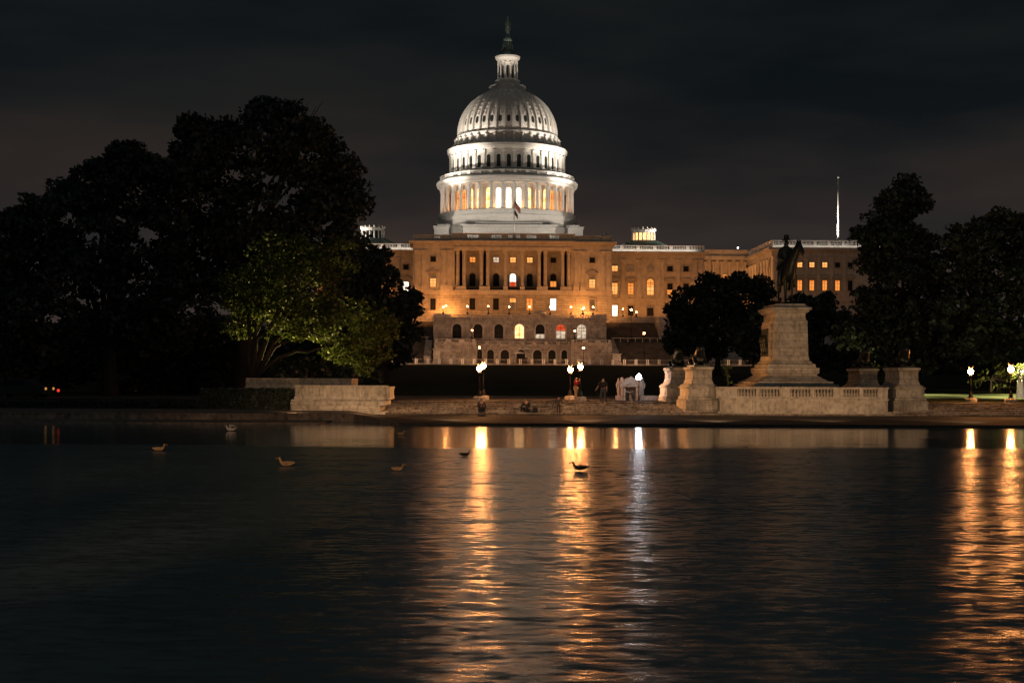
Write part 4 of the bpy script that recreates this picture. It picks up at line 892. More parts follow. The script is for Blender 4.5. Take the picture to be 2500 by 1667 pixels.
def lion(label, X, Y, z):
    t = thing('lion_statue', label, 'statue', (X, Y, z), AX, 'bronze lions lying on the pedestals')
    b = MB(); b.box(-.52, .52, -1.45, 1.45, 0, .1); b.build('slab', 'dark_bronze', t)
    V = {'r': (0, 1.05, .42, .34), 'm': (0, .4, .45, .32), 'c': (0, -.35, .62, .40), 'n': (0, -.75, 1.0, .36), 'h': (0, -1.0, 1.22, .25), 'z': (0, -1.28, 1.12, .14), 'k': (0, -.85, 1.38, .2),
         'a1': (-.3, -.5, .35, .18), 'a2': (-.32, -1.0, .2, .13), 'a3': (-.32, -1.38, .17, .12), 'b1': (.3, -.5, .35, .18), 'b2': (.32, -1.0, .2, .13), 'b3': (.32, -1.38, .17, .12),
         'p1': (-.34, .95, .35, .24), 'p2': (-.42, .5, .2, .13), 'q1': (.34, .95, .35, .24), 'q2': (.42, .5, .2, .13), 't1': (.1, 1.35, .3, .07), 't2': (.4, 1.3, .16, .05), 't3': (.48, .9, .15, .05)}
    skin('lion_body', V, [['r', 'm', 'c', 'n', 'h', 'z'], ['n', 'k'], ['c', 'a1', 'a2', 'a3'], ['c', 'b1', 'b2', 'b3'], ['r', 'p1', 'p2'], ['r', 'q1', 'q2'], ['r', 't1', 't2', 't3']], 'dark_bronze', t)
    return t
dv = (-SA, CA)
hdp = .93 + .95
NL = (c1.x, D1 + hdp); NR = (P(2220, 1000, 90.4).x, 90.4 + hdp); FL = (P(1658, 980, 98.6).x, 98.6 + hdp - .3); FR = (P(2119, 980, 99).x, 99 + hdp - .3)
for nm, (X, Y), base, lb in (('a', NL, 1, 'left front pedestal at the end of the balustraded wall'), ('b', NR, 1, 'right front pedestal at the far end of the balustraded wall'), ('c', FL, 0, 'left rear pedestal partly hidden by the one in front'), ('d', FR, 0, 'right rear pedestal rising behind the balusters')):
    lion_pedestal('pale lion pedestal, ' + lb, X, Y, base)
    lion('dark bronze lion on the ' + lb, X, Y, pz(895) + .002)
# low wall with balusters between the front pedestals
DW = 88.9; wz = lambda y: P(1960, y, DW).z; wx = lambda p: P(p, 960, DW).x - P(1960, 960, DW).x
wl_ = thing('balustraded_wall', 'long pale stone parapet with baluster openings running between the two front lion pedestals', 'parapet wall', (P(1960, 960, DW).x, DW, 0), R(.5))
b = MB(); b.box(wx(1757), wx(2168), 0, 1.2, .1, wz(974)); b.box(wx(1755), wx(2170), -.09, 1.3, wz(977), wz(973)); b.box(wx(1752), wx(2174), -.12, 1.2, .1, wz(1004)); b.box(wx(1745), wx(2180), -.42, 1.2, .1, wz(1009))
for p in (1812, 1880, 1953, 2085): b.box(wx(p) - .004, wx(p) + .004, -.004, .01, wz(1003), wz(978))
b.build('base_wall', 'memorial_plain', wl_)
b = MB(); b.box(wx(1747), wx(2172), .12, .75, wz(948.6), wz(944.8)); b.box(wx(1749), wx(2170), .17, .7, wz(973.2), wz(969))
solid = [(1749, 1801), (1847, 1856), (1904, 1931), (1980, 1990), (2036, 2060), (2101, 2109), (2145, 2170)]
for a, c in solid: b.box(wx(a), wx(c), .2, .66, wz(969.1), wz(948.5)); b.box(wx(a) + .06, wx(c) - .06, .17, .2, wz(966.5), wz(950.5)) if c - a > 15 else None
bal = b.build('balustrade', 'memorial_plain', wl_)
prot = None
for a, c in ((1801, 1847), (1856, 1904), (1931, 1980), (1990, 2036), (2060, 2101), (2109, 2145)):
    n = 6 if c - a > 38 else 5
    for i in range(n):
        x = wx(a + (c - a) * (i + .5) / n)
        if prot is None:
            h = wz(948.6) - wz(969); b = MB(); b.box(-.09, .09, -.09, .09, 0, .05); b.box(-.09, .09, -.09, .09, h - .05, h); b.lathe([(.05, .05), (.095, h * .3), (.09, h * .4), (.045, h * .65), (.06, h * .8), (.045, h - .05)], 10, smooth=True, cap=False)
            prot = b.build('baluster', 'memorial_plain', bal); q = prot
        else: q = prot.copy(); COL.objects.link(q); q.parent = bal
        q.location = (x, .43, wz(969))
# tall central pedestal and mounted rider
DG = 93.0; gzp = lambda y: P(1930, y, DG).z; gx = P(1931, 850, DG).x
gp = thing('monument_pedestal', 'tall tapering stone monument pedestal with a dark relief panel on its side', 'pedestal', (gx, DG + 2.35, 0), AX); hd = .98
b = MB(); stack(b, [(3.4, .3), (3.4, gzp(950)), (2.75, gzp(950) + .001), (2.75, gzp(938)), (2.45, gzp(937.5)), (2.45, gzp(932)), (2.2, gzp(930)), (1.62, gzp(917)), (1.58, gzp(914)), (1.72, gzp(910)), (1.72, gzp(898)), (1.55, gzp(897)), (1.5, gzp(889)), (1.34, gzp(886)), (1.30, gzp(883)), (1.2, gzp(880))], hd)
b.build('stepped_base', 'memorial_marble', gp)
b = MB(); stack(b, [(1.2, gzp(880)), (1.13, gzp(868)), (1.07, gzp(782)), (1.0, gzp(780)), (.96, gzp(772)), (.99, gzp(764))], hd)
b.box(-1.24, -1.05, -1.45, 1.45, gzp(876), gzp(790)); b.box(-1.28, -1.23, -1.25, 1.25, gzp(871), gzp(798))
b.build('shaft', 'memorial_marble', gp)
b = MB(); b.box(-1.33, -1.28, -1.02, 1.02, gzp(869), gzp(800)); 
for k in range(9): b.ball((-1.34, -.85 + .21 * k, gzp(850) + .3 * (k % 3)), .16, 8, 6, sz=2.2)
b.build('relief_panel', 'dark_bronze', gp)
b = MB(); stack(b, [(.99, gzp(764)), (1.1, gzp(762)), (1.24, gzp(756)), (1.3, gzp(755)), (1.3, gzp(750)), (1.05, gzp(746)), (.95, gzp(742.5)), (.95, gzp(741))], hd); b.build('cap', 'memorial_plain', gp)
es = thing('mounted_rider_statue', 'dark bronze rider in a brimmed hat on a standing horse, high on the tall pedestal', 'statue', (gx + .12, DG + 2.2, gzp(741) + .002), AX + R(4)); es.scale = (.88, .9, 1.0)
u = 1.0
b = MB(); b.box(-.55, .55, -1.35, 1.45, 0, .16); b.build('slab', 'dark_bronze', es)
Hh = {'r': (0, 1.0, 2.05, .46), 'm': (0, .35, 1.98, .46), 'c': (0, -.45, 2.08, .50), 'n0': (.06, -.85, 2.6, .44), 'n1': (.2, -1.12, 3.1, .36), 'n2': (.38, -1.32, 3.55, .29), 'p': (.5, -1.48, 3.85, .22), 'f': (.6, -1.78, 3.55, .18), 'z': (.66, -1.96, 3.2, .14), 'e1': (.38, -1.36, 4.27, .06), 'e2': (.64, -1.36, 4.27, .06),
      'l1': (-.26, -.5, 1.6, .19), 'l2': (-.27, -.5, 1.05, .1), 'l3': (-.27, -.48, .55, .065), 'l4': (-.27, -.58, .2, .09), 'r1': (.26, -.5, 1.6, .19), 'r2': (.27, -.52, 1.05, .1), 'r3': (.27, -.48, .55, .065), 'r4': (.27, -.58, .2, .09),
      'b1': (-.27, 1.0, 1.55, .26), 'b2': (-.29, 1.15, 1.0, .1), 'b3': (-.29, 1.12, .5, .065), 'b4': (-.29, 1.02, .2, .09), 'd1': (.27, 1.0, 1.55, .26), 'd2': (.29, 1.15, 1.0, .1), 'd3': (.29, 1.12, .5, .065), 'd4': (.29, 1.02, .2, .09),
      't1': (0, 1.5, 2.05, .13), 't2': (0, 1.7, 1.5, .15), 't3': (0, 1.62, .9, .07)}
skin('horse', Hh, [['r', 'm', 'c', 'n0', 'n1', 'n2', 'p', 'f', 'z'], ['p', 'e1'], ['p', 'e2'], ['c', 'l1', 'l2', 'l3', 'l4'], ['c', 'r1', 'r2', 'r3', 'r4'], ['r', 'b1', 'b2', 'b3', 'b4'], ['r', 'd1', 'd2', 'd3', 'd4'], ['r', 't1', 't2', 't3']], 'dark_bronze', es)
Rd = {'p': (0, .25, 2.55, .30), 's': (0, .25, 3.05, .34), 'c': (0, .2, 3.55, .40), 'n': (0, .15, 3.95, .12), 'h': (0, .1, 4.2, .19), 'k': (0, .1, 4.36, .17), 'ls': (-.42, .2, 3.65, .2), 'le': (-.6, .05, 3.15, .17), 'lh': (-.25, -.35, 2.95, .1), 'rs': (.42, .2, 3.65, .2), 're': (.58, .0, 3.15, .17), 'rh': (.15, -.4, 2.95, .1),
      'lt': (-.5, 0, 2.35, .22), 'lk': (-.62, -.15, 1.85, .15), 'lf': (-.6, .0, 1.3, .11), 'lo': (-.6, -.22, 1.2, .09), 'rt': (.5, 0, 2.35, .22), 'rk': (.62, -.15, 1.85, .15), 'rf': (.6, .0, 1.3, .11), 'ro': (.6, -.22, 1.2, .09)}
rd = skin('rider', Rd, [['p', 's', 'c', 'n', 'h', 'k'], ['c', 'ls', 'le', 'lh'], ['c', 'rs', 're', 'rh'], ['p', 'lt', 'lk', 'lf', 'lo'], ['p', 'rt', 'rk', 'rf', 'ro']], 'dark_bronze', es)
b = MB(); b.lathe([(.36, 4.36), (.38, 4.38), (.2, 4.42), (.19, 4.66), (.14, 4.72), (.02, 4.72)], 16, (0, .1)); b.build('hat', 'dark_bronze', rd)
b = MB(); b.add([(-.5, .12, 3.82), (.5, .12, 3.82), (.66, .5, 2.5), (-.66, .5, 2.5), (-.38, .55, 3.7), (.38, .55, 3.7), (.55, .85, 2.4), (-.55, .85, 2.4)], [(0, 1, 2, 3), (4, 7, 6, 5), (0, 4, 5, 1), (1, 5, 6, 2), (2, 6, 7, 3), (3, 7, 4, 0)]); b.build('cloak', 'dark_bronze', rd)
b = MB()
for s in (-1, 1): b.tube([(.62 + s * .12, -1.85, 3.3), (.5 + s * .3, -1.6, 2.9), (.25 + s * .28, -.9, 2.75), (s * .15, -.4, 2.9)], .022, 5)
b.build('rein', 'dark_bronze', es)
b = MB(); b.tube([(-.2, 1.25, .17), (-.3, .6, .45), (-.5, -.2, .3)], [.08, .12, .05], 6); b.build('fallen_harness', 'dark_bronze', es)
# ------------------------------------------------------------------ bench walls on the left
D2 = 88.2; bz = lambda y: P(830, y, D2).z; bxx = lambda p: P(p, 970, D2).x - P(830, 970, D2).x
bw = thing('stone_bench_wall', 'pale stone bench wall with pilasters and coping at the left end of the steps', 'bench wall', (P(830, 970, D2).x, D2, 0), 0)
b = MB(); b.box(bxx(721), bxx(940), 0, 1.6, bz(975), bz(944)); b.box(bxx(719), bxx(942), -.08, 1.66, bz(943.6), bz(940.6)); b.box(bxx(720), bxx(942), -.06, 1.66, bz(975.2), bz(968.5)); b.build('back_wall', 'memorial_plain', bw)
for a, c in ((720, 738), (764, 782), (874, 892), (919, 939)):
    b = MB(); b.box(bxx(a) + .05, bxx(c) - .05, -.14, 0, bz(968.6), bz(947)); b.frustum((bxx(a) + .05, bxx(c) - .05, -.14, 0), bz(947), (bxx(a) - .03, bxx(c) + .03, -.2, 0), bz(943.5)); b.box(bxx(a) - .03, bxx(c) + .03, -.2, 0, bz(943.5), bz(940.4)); b.box(bxx(a) - .02, bxx(c) + .02, -.18, 0, bz(975.1), bz(968.4)); b.build('pilaster', 'memorial_plain', bw)
b = MB(); b.box(bxx(936), bxx(950), .3, 3.6, bz(975), bz(947)); b.box(bxx(934), bxx(952), .2, 3.7, bz(947), bz(943)); b.box(bxx(935), bxx(951), .25, 3.65, bz(975), bz(968)); b.build('end_return', 'memorial_plain', bw)
b = MB(); b.frustum((bxx(712), bxx(944), -.5, 3.4), bz(988), (bxx(713.5), bxx(942), -.45, 3.4), bz(975)); b.box(bxx(714), bxx(930), -.7, 3.0, bz(1002.5), bz(989.5)); b.box(bxx(718), bxx(944), -.85, 3.0, .1, bz(1003)); b.box(bxx(717), bxx(938), -.4, 3, bz(989.6), bz(988)); b.build('stepped_base', 'memorial_marble', bw)
D3 = 96.0; b2 = lambda y: P(730, y, D3).z; x2 = lambda p: P(p, 940, D3).x - P(730, 940, D3).x
bw2 = thing('stone_terrace_wall', 'long plain pale stone wall behind and above the bench wall, under the lit tree', 'wall', (P(730, 940, D3).x, D3, 0), 0)
b = MB(); b.box(x2(600), x2(858), 0, 4, b2(945), b2(926)); b.box(x2(598), x2(860), -.15, 4.2, .3, b2(944.5)); b.build('wall_body', 'memorial_marble', bw2)
b = MB(); b.box(x2(601), x2(859), -.08, 4.1, b2(926), b2(923.2)); b.build('coping', 'memorial_plain', bw2)
# clipped hedge
def hedge(label, xa, xb, d, ytop, ybot, dep=2.0):
    x0, x1 = P(xa, 980, d).x, P(xb, 980, d).x; z1, z0 = P(xa, ytop, d).z, .2; n = int((x1 - x0) * (z1 - z0) * 260) + 2500
    pts = []
    rs = RNG
    t = thing('clipped_hedge', label, 'hedge', ((x0 + x1) / 2, d + dep / 2, z0)); w = (x1 - x0) / 2; h = z1 - z0
    b = MB(); b.box(-w + .1, w - .1, -dep / 2 + .1, dep / 2 - .1, 0, h - .1); b.build('inner_twigs', 'hedge_green', t)
    vs = []; fs = []
    for i in range(n):
        f = rs.rand()
        if f < .6: p = (rs.uniform(-w, w), -dep / 2 + rs.uniform(-.04, .1), rs.uniform(0, h))
        elif f < .85: p = (rs.uniform(-w, w), rs.uniform(-dep / 2, dep / 2), h + rs.uniform(-.1, .05))
        else: p = (rs.choice([-w, w]) + rs.uniform(-.05, .05), rs.uniform(-dep / 2, dep / 2), rs.uniform(0, h))
        a, bq = rs.normal(size=3) * .05, rs.normal(size=3) * .05; k = len(vs); p = np.array(p); vs += [tuple(p - a), tuple(p + bq), tuple(p + a), tuple(p - bq)]; fs.append((k, k + 1, k + 2, k + 3))
    b = MB(); b.add(vs, fs); b.build('leaves', 'leaves_dark', t)
hedge('dark clipped box hedge in front of the plain stone wall, left of the bench wall', 490, 704, 90.5, 950, 1008)
hedge('low dark hedge bank under the big trees at the far left', -60, 485, 93.5, 978, 1008)
# ------------------------------------------------------------------ niche fountain
DF = 104.0; fz = lambda y: P(1540, y, DF).z; fx = lambda p: P(p, 950, DF).x - P(1540, 950, DF).x
ft = thing('niche_fountain', 'small carved stone fountain house with gable and arched niche beside the white lamp', 'fountain', (P(1540, 950, DF).x, DF, .88), 0); F0 = .88
Z = lambda y: fz(y) - F0
b = MB(); x0, x1 = fx(1515), fx(1566)
ap = arch_poly(1.35, 1.75, 10, fx(1539.5), 0); top = Z(944)
b.box(x0, fx(1539.5) - .675, 0, 1.2, -.1, top); b.box(fx(1539.5) + .675, x1, 0, 1.2, -.1, top)
# spandrels above the arch
pts = [(fx(1539.5) + .675 * math.cos(math.pi * i / 12), 1.0 + .675 * math.sin(math.pi * i / 12)) for i in range(13)]
for i in range(12):
    a, c = pts[i], pts[i + 1]; b.prism([(c[0], c[1]), (a[0], a[1]), (a[0], top), (c[0], top)], 0.001, 1.2)
b.box(fx(1539.5) - .68, fx(1539.5) + .68, 1.0, 1.25, -.1, top); b.build('niche_wall', 'fountain_stone', ft)
b = MB(); b.box(fx(1514), fx(1567), -.1, 1.3, top, Z(937.5)); b.box(fx(1513), fx(1568), -.22, 1.35, Z(939), Z(936)); b.prism([(fx(1520), Z(936)), (fx(1560), Z(936)), (fx(1540.5), Z(919.5))], -.16, .5)
b.prism([(fx(1518), Z(936.0)), (fx(1521.5), Z(936.0)), (fx(1541), Z(921)), (fx(1540.5), Z(918))], -.24, -.161); b.prism([(fx(1540.5), Z(918)), (fx(1540), Z(921)), (fx(1559.5), Z(936)), (fx(1563), Z(936))], -.24, -.161)
b.build('gable', 'fountain_stone', ft)
for p in (1518.5, 1566 - 3.5):
    b = MB(); x = fx(p); b.box(x - .14, x + .14, -.1, .1, Z(936), Z(930)); b.ball((x, 0, Z(927)), .13, 10, 7, sz=1.6); b.build('urn', 'fountain_stone', ft)
for p in (1510, 1569):
    b = MB(); x = fx(p); b.box(x - .2, x + .2, -.1, .5, -.1, .35); b.build('side_plinth', 'fountain_stone', ft)
    skin('side_figure', {'a': (x, .1, .3, .09), 'b': (x, .1, .9, .13), 'c': (x, .08, 1.3, .14), 'n': (x, .08, 1.5, .06), 'h': (x, .05, 1.65, .1), 'l': (x - .15, 0, 1.2, .05), 'r': (x + .15, 0, 1.2, .05), 'm': (x - .12, -.1, .9, .04), 'o': (x + .12, -.1, .9, .04)}, ['abcnh', 'clm', 'cro'], 'fountain_stone', ft)
for p in (1518.5, 1524, 1555, 1561):
    b = MB(); b.lathe(col_prof(.09, Z(946)), 10, (0, 0)); b.build('column', 'fountain_stone', ft, (fx(p), -.16, 0))
b = MB(); b.lathe([(.12, 0), (.09, .1), (.09, .45), (.4, .55), (.45, .62), (.36, .6), (.05, .55)], 16, (fx(1539.5), .2)); b.build('basin', 'fountain_stone', ft)
b = MB(); b.box(fx(1576), fx(1606), -.2, .3, 0, .35); b.build('low_bench', 'fountain_stone', ft)
# ------------------------------------------------------------------ lamps at the pool
def globe_lamp(label, px, py, d, zb, rg, group='globe lamps by the pool steps'):
    p = P(px, py, d); t = thing('lamp_post', label, 'lamp', (p.x, d, zb), AX, group); h = p.z - zb
    b = MB(); b.lathe([(.44, -.1), (.44, .24), (.36, .30), (.3, .31)], 8, a0=math.pi / 8); b.build('plinth', 'memorial_plain', t)
    b = MB(); b.lathe([(.2, .31), (.2, .36), (.13, .42), (.15, .5), (.09, .72), (.06, .8)], 12, smooth=True); b.tube([(0, 0, .75), (0, 0, h - rg - .08)], [.05, .038], 8); b.lathe([(.04, h - rg - .2), (.15, h - rg - .12), (.16, h - rg - .08), (.1, h - rg - .06), (.1, h - rg)], 12); b.build('pole', 'iron_black', t)
    b = MB(); b.ball((0, 0, h), rg, 20, 14); b.build('globe', 'globe_warm', t)
    b = MB(); b.lathe([(.07, h + rg - .02), (.09, h + rg + .02), (.04, h + rg + .05)], 8)
    for s in (-1, 1):
        for q in (-1, 1): b.tube([(0, q * .03, h + rg + .02), (s * .09, q * .05, h + rg + .1), (s * .17, q * .06, h + rg + .22)], [.03, .045, .012], 6)
    b.build('finial', 'rail_metal', t); return t
globe_lamp('globe lamp in front of the overlapping left pair, its light slightly lower', 1170.5, 899.7, 99.2, .88, .175)
globe_lamp('globe lamp at the back of the overlapping left pair, its light slightly higher', 1180.5, 893, 103.5, .89, .175)
globe_lamp('globe lamp with the lower light, standing left of the person in the red top', 1392.5, 902.3, 103.5, .89, .175)
globe_lamp('globe lamp with the higher light, standing right of the person in the red top', 1417, 895.4, 99.4, .88, .175)
globe_lamp('globe lamp on dark base beyond the memorial, in front of the bright grass', 2370, 907.4, 101, .88, .185)
globe_lamp('globe lamp near the white lit tree trunk at the right edge', 2468, 901.5, 99.4, .88, .20)
p = P(1559.6, 920.8, 101.5); t = thing('lamp_post', 'single white lamp on a plain dark post in front of the niche fountain', 'lamp', (p.x, 101.5, .89), 0); h = p.z - .89
b = MB(); b.lathe([(.09, 0), (.08, .3), (.055, .4), (.045, h - .25), (.12, h - .2), (.12, h - .16)], 10); b.build('pole', 'iron_black', t)
b = MB(); b.lathe([(.09, h - .17), (.18, h - .1), (.185, h + .06), (.12, h + .16), (.02, h + .24)], 14, smooth=True); b.build('lamp_head', 'globe_white', t)
# ------------------------------------------------------------------ people
cloth('shirt_red', (.30, .025, .02)); cloth('trousers_tan', (.55, .38, .20)); cloth('cloth_black', (.012, .012, .014)); cloth('jeans', (.05, .06, .08)); cloth('hood_brown', (.07, .05, .04)); cloth('shirt_pale', (.35, .30, .26)); cloth('shoe_pale', (.45, .38, .32)); cloth('jacket_dark', (.02, .022, .03))
STAND = dict(pel=(0, 0, .96), spi=(0, 0, 1.14), che=(0, 0, 1.36), nek=(0, .01, 1.50), hed=(0, -.01, 1.60), top=(0, 0, 1.69), ls=(-.18, 0, 1.42), le=(-.24, .02, 1.14), lw=(-.25, -.06, .90), rs=(.18, 0, 1.42), re=(.24, .02, 1.14), rw=(.25, -.06, .90),
             lh=(-.1, 0, .92), lk=(-.11, -.02, .50), la=(-.12, .02, .09), lt=(-.13, -.15, .045), rh=(.1, 0, .92), rk=(.11, -.02, .50), ra=(.12, .02, .09), rt=(.13, -.15, .045))
RAD = dict(pel=.125, spi=.115, che=.14, nek=.052, hed=.088, top=.085, ls=.062, le=.042, lw=.028, rs=.062, re=.042, rw=.028, lh=.088, lk=.058, la=.040, lt=.036, rh=.088, rk=.058, ra=.040, rt=.036)
def person(label, loc, rotz, J=None, shirt='cloth_black', trous='jeans', shoes='shoe_pale', sleeves=True, hood=None, scale=1.0, longhair=False, bag=None):
    t = thing('person', label, 'person', loc, rotz); t.scale = (scale,) * 3
    Q = dict(STAND); Q.update(J or {})
    V = {k: (*Q[k], RAD[k]) for k in Q}
    E = [['pel', 'spi', 'che', 'nek', 'hed', 'top'], ['che', 'ls', 'le', 'lw'], ['che', 'rs', 're', 'rw'], ['pel', 'lh', 'lk', 'la', 'lt'], ['pel', 'rh', 'rk', 'ra', 'rt']]
    for s in ('l', 'r'):
        w = Vector(Q[s + 'w']); e = Vector(Q[s + 'e']); d = (w - e).normalized(); sd = d.cross(Vector((1 if s == 'l' else -1, .2, .1))).normalized(); pm = w + d * .06; V[s + 'p'] = (*pm, .026); E.append([s + 'w', s + 'p'])
        for f in range(4):
            a = pm + d * (.05 - abs(f - 1.4) * .006) + sd * (f - 1.5) * .019; c = a + d * .03 + Vector((0, -.014, 0)); V[s + 'f%d' % f] = (*a, .0085); V[s + 'g%d' % f] = (*c, .007); E.append([s + 'p', s + 'f%d' % f, s + 'g%d' % f])
        a = w + d * .03 - sd * .045; V[s + 'th'] = (*a, .010); V[s + 'ti'] = (*(a + d * .03 - sd * .008), .008); E.append([s + 'w', s + 'th', s + 'ti'])
    hd = Vector(Q['hed']); fd = Vector((0, -1, 0)); V['nose'] = (hd.x, hd.y - .105, hd.z, .012); E.append(['hed', 'nose'])
    skin('body', V, E, 'skin', t)
    def g(ks, add): return {k: (*Q[k], RAD[k] + add) for k in ks}
    S = g(['pel', 'spi', 'che', 'ls', 'le', 'rs', 're'], .022); ES = [['pel', 'spi', 'che'], ['che', 'ls', 'le'], ['che', 'rs', 're']]
    if sleeves: S.update(g(['lw', 'rw'], .016)); ES += [['le', 'lw'], ['re', 'rw']]
    skin('shirt', S, ES, shirt, t)
    skin('trousers', g(['pel', 'lh', 'lk', 'la', 'rh', 'rk', 'ra'], .016), [['pel', 'lh', 'lk', 'la'], ['pel', 'rh', 'rk', 'ra']], trous, t)
    for s in ('l', 'r'):
        a, c = Vector(Q[s + 'a']), Vector(Q[s + 't']); skin('shoe', {'a': (*(a + (a - c) * .15 - Vector((0, 0, .03))), .048), 'b': (*((a + c) / 2 - Vector((0, 0, .012))), .045), 'c': (*(c + (c - a) * .25), .036)}, ['abc'], shoes, t)
    tp = Vector(Q['top']); H = {'a': (tp.x, tp.y + .01, tp.z + .005, .092), 'b': (hd.x, hd.y + .045, hd.z + .03, .085)}
    EH = [['a', 'b']]
    if longhair or hood: H['c'] = (hd.x, hd.y + .07, hd.z - .12, .085); EH = [['a', 'b', 'c']]
    skin('hood' if hood else 'hair', H, EH, hood or 'hair', t)
    # face: eyes and mouth
    b = MB()
    for s in (-1, 1): b.ball((hd.x + s * .032, hd.y - .082, hd.z + .028), .011, 8, 5)
    b.box(hd.x - .025, hd.x + .025, hd.y - .09, hd.y - .078, hd.z - .045, hd.z - .037); b.build('eyes_and_mouth', 'hair', t)
    return t
def step_z(y):
    i = int((y - 88.0) / 1.7); return .2 if i < 0 else min(.88, .2 + (min(i, NS - 1) + 1) * .68 / NS)
SEAT = dict(pel=(0, .0, .10), spi=(0, -.02, .30), che=(0, -.07, .52), nek=(0, -.1, .66), hed=(0, -.13, .76), top=(0, -.12, .85), ls=(-.18, -.07, .57), le=(-.26, -.22, .34), lw=(-.12, -.42, .36), rs=(.18, -.07, .57), re=(.26, -.22, .34), rw=(.12, -.42, .36),
            lh=(-.1, -.05, .10), lk=(-.16, -.46, .38), la=(-.14, -.50, .0), lt=(-.14, -.66, -.03), rh=(.1, -.05, .10), rk=(.16, -.46, .38), ra=(.14, -.50, .0), rt=(.14, -.66, -.03))
q = P(1175, 1011, 88.6); person('hooded person in brown sitting on the lowest step below the left pool lamps', (q.x, 88.55, step_z(88.5) + .02), R(8), SEAT, 'hood_brown', 'jacket_dark', 'cloth_black', True, 'hood_brown', 1.0)
q = P(1286, 1012, 88.6); pp = person('seated person in dark clothes with dark hair, hunched alone on the lowest step', (q.x, 88.6, step_z(88.5) + .02), R(-25), SEAT, 'jacket_dark', 'jacket_dark', 'shoe_pale', longhair=True)
t = thing('backpack', 'small dark backpack on the step beside the hunched seated person', 'bag', (q.x + .52, 88.65, step_z(88.5)), R(12)); b = MB(); b.frustum((-.17, .17, -.12, .12), 0, (-.13, .13, -.09, .09), .3); b.ball((0, -.1, .12), .1, 8, 6); b.tube([(-.08, .1, .05), (-.1, .16, .18), (-.06, .1, .29)], .015, 5); b.build('bag_body', 'jacket_dark', t)
q = P(1363, 1013, 88.0); person('dim dark figure standing at the foot of the steps, arms held out a little', (q.x, 87.5, .21), R(175), dict(le=(-.30, .03, 1.18), lw=(-.34, -.05, 1.02), re=(.30, .03, 1.18), rw=(.34, -.05, 1.02)), 'hood_brown', 'hood_brown', 'cloth_black', scale=.66)
q = P(1405, 977, 99.6); person('standing person in red top and tan trousers between two pool lamps, hands raised', (q.x, 99.2, .885), R(65), dict(le=(-.24, -.16, 1.2), lw=(-.10, -.26, 1.46), re=(.24, -.16, 1.2), rw=(.10, -.26, 1.46)), 'shirt_red', 'trousers_tan', 'shoe_pale', scale=.97)
q = P(1470, 989, 96.4); person('standing person in a black shirt and jeans walking down the steps, one forearm bare', (q.x, 95.3, step_z(95.3) + .005), R(-12), dict(le=(-.34, -.0, 1.16), lw=(-.44, -.16, .98), lk=(-.14, -.08, .50), rk=(.12, -.02, .5), la=(-.13, -.1, .09), lt=(-.14, -.27, .045)), 'cloth_black', 'jeans', 'shoe_pale', sleeves=False, longhair=True)
q = P(1527, 891, 311.5); person('dark figure walking on the lit road behind the barriers', (q.x, 315.5, gz(q.x, 315.5) + .03), R(80), dict(lk=(-.1, -.2, .5), la=(-.1, -.25, .09), lt=(-.1, -.4, .05), ra=(.1, .25, .12), rt=(.1, .1, .05)), 'cloth_black', 'cloth_black', 'cloth_black')
q = P(1280, 890, 314)
person('dark figure standing beside the parasol cart on the road', (q.x + .5, 318, gz(q.x, 318) + .03), R(20), None, 'cloth_black', 'cloth_black', 'cloth_black')
t = thing('parasol_cart', 'vendor cart with two stacked pale parasols in front of the lower arches', 'cart', (q.x - .6, 318.5, gz(q.x, 318.5) + .03), AX)
b = MB(); b.box(-1.2, 1.2, -.5, .5, .45, 1.1); b.box(-1.3, 1.3, -.6, .6, 1.1, 1.2); b.build('counter', 'jacket_dark', t)
for sx in (-.8, .8): b = MB(); b.tube([(sx, -.56, .32), (sx, -.48, .32)], .32, 14, smooth=False); b.build('wheel', 'iron_black', t)
for sx, h in ((-.6, 2.6), (.8, 3.6)): b = MB(); b.tube([(sx, 0, 1.2), (sx, 0, h)], .03, 6, 1); b.lathe([(1.5, h - .25), (1.48, h - .12), (.02, h + .3)], 8, (sx, 0)); b.build('parasol', ['canvas_white', 'iron_black'], t)

# ------------------------------------------------------------------ ducks
plain('duck_brown', (.55, .36, .18), .8, 0, .5, 14); plain('duck_white', (.75, .70, .64), .7, 0, .1, 10); plain('duck_dark', (.03, .028, .026), .7, 0, .3, 12); plain('bill_orange', (.45, .2, .04), .6, 0, .1)
def duck(label, px, py, rotz, mat='duck_brown', s=1.0, flap=False):
    p = P(px, py, 40); d = CH * F / (py - HZ - ROLL * (px - 1250)); X = (px - 1250) / F * d
    t = thing('duck', label, 'duck', (X, d, 0), rotz, 'ducks on the water'); t.scale = (s,) * 3
    V = {'t': (0, .26, .12, .02), 'r': (0, .16, .085, .065, .055), 'm': (0, .03, .07, .095, .075), 'c': (0, -.10, .08, .082, .07), 'n': (0, -.155, .15, .036), 'k': (0, -.165, .205, .034), 'h': (0, -.185, .245, .044), 'f': (0, -.21, .24, .034)}
    skin('body', V, [['m', 'r', 't'], ['m', 'c', 'n', 'k', 'h', 'f']], mat, t)
    b = MB(); b.tube([(0, -.23, .238), (0, -.27, .228), (0, -.295, .224)], [.018, .02, .012], 6, smooth=True); b.build('bill', 'bill_orange', t)
    for sx in (-1, 1):
        if flap: w = skin('wing', {'a': (sx * .06, -.02, .15, .04), 'b': (sx * .25, .02, .28, .035), 'c': (sx * .45, .12, .24, .02), 'd': (sx * .55, .22, .16, .01)}, ['abcd'], mat, t)
        else: w = skin('wing', {'a': (sx * .075, -.07, .10, .03, .05), 'b': (sx * .085, .06, .11, .03, .05), 'c': (sx * .04, .22, .13, .012)}, ['abc'], mat, t)
    return t
duck('brown duck floating side on in the dark water, left of centre', 699, 1138, R(-90), s=.95)
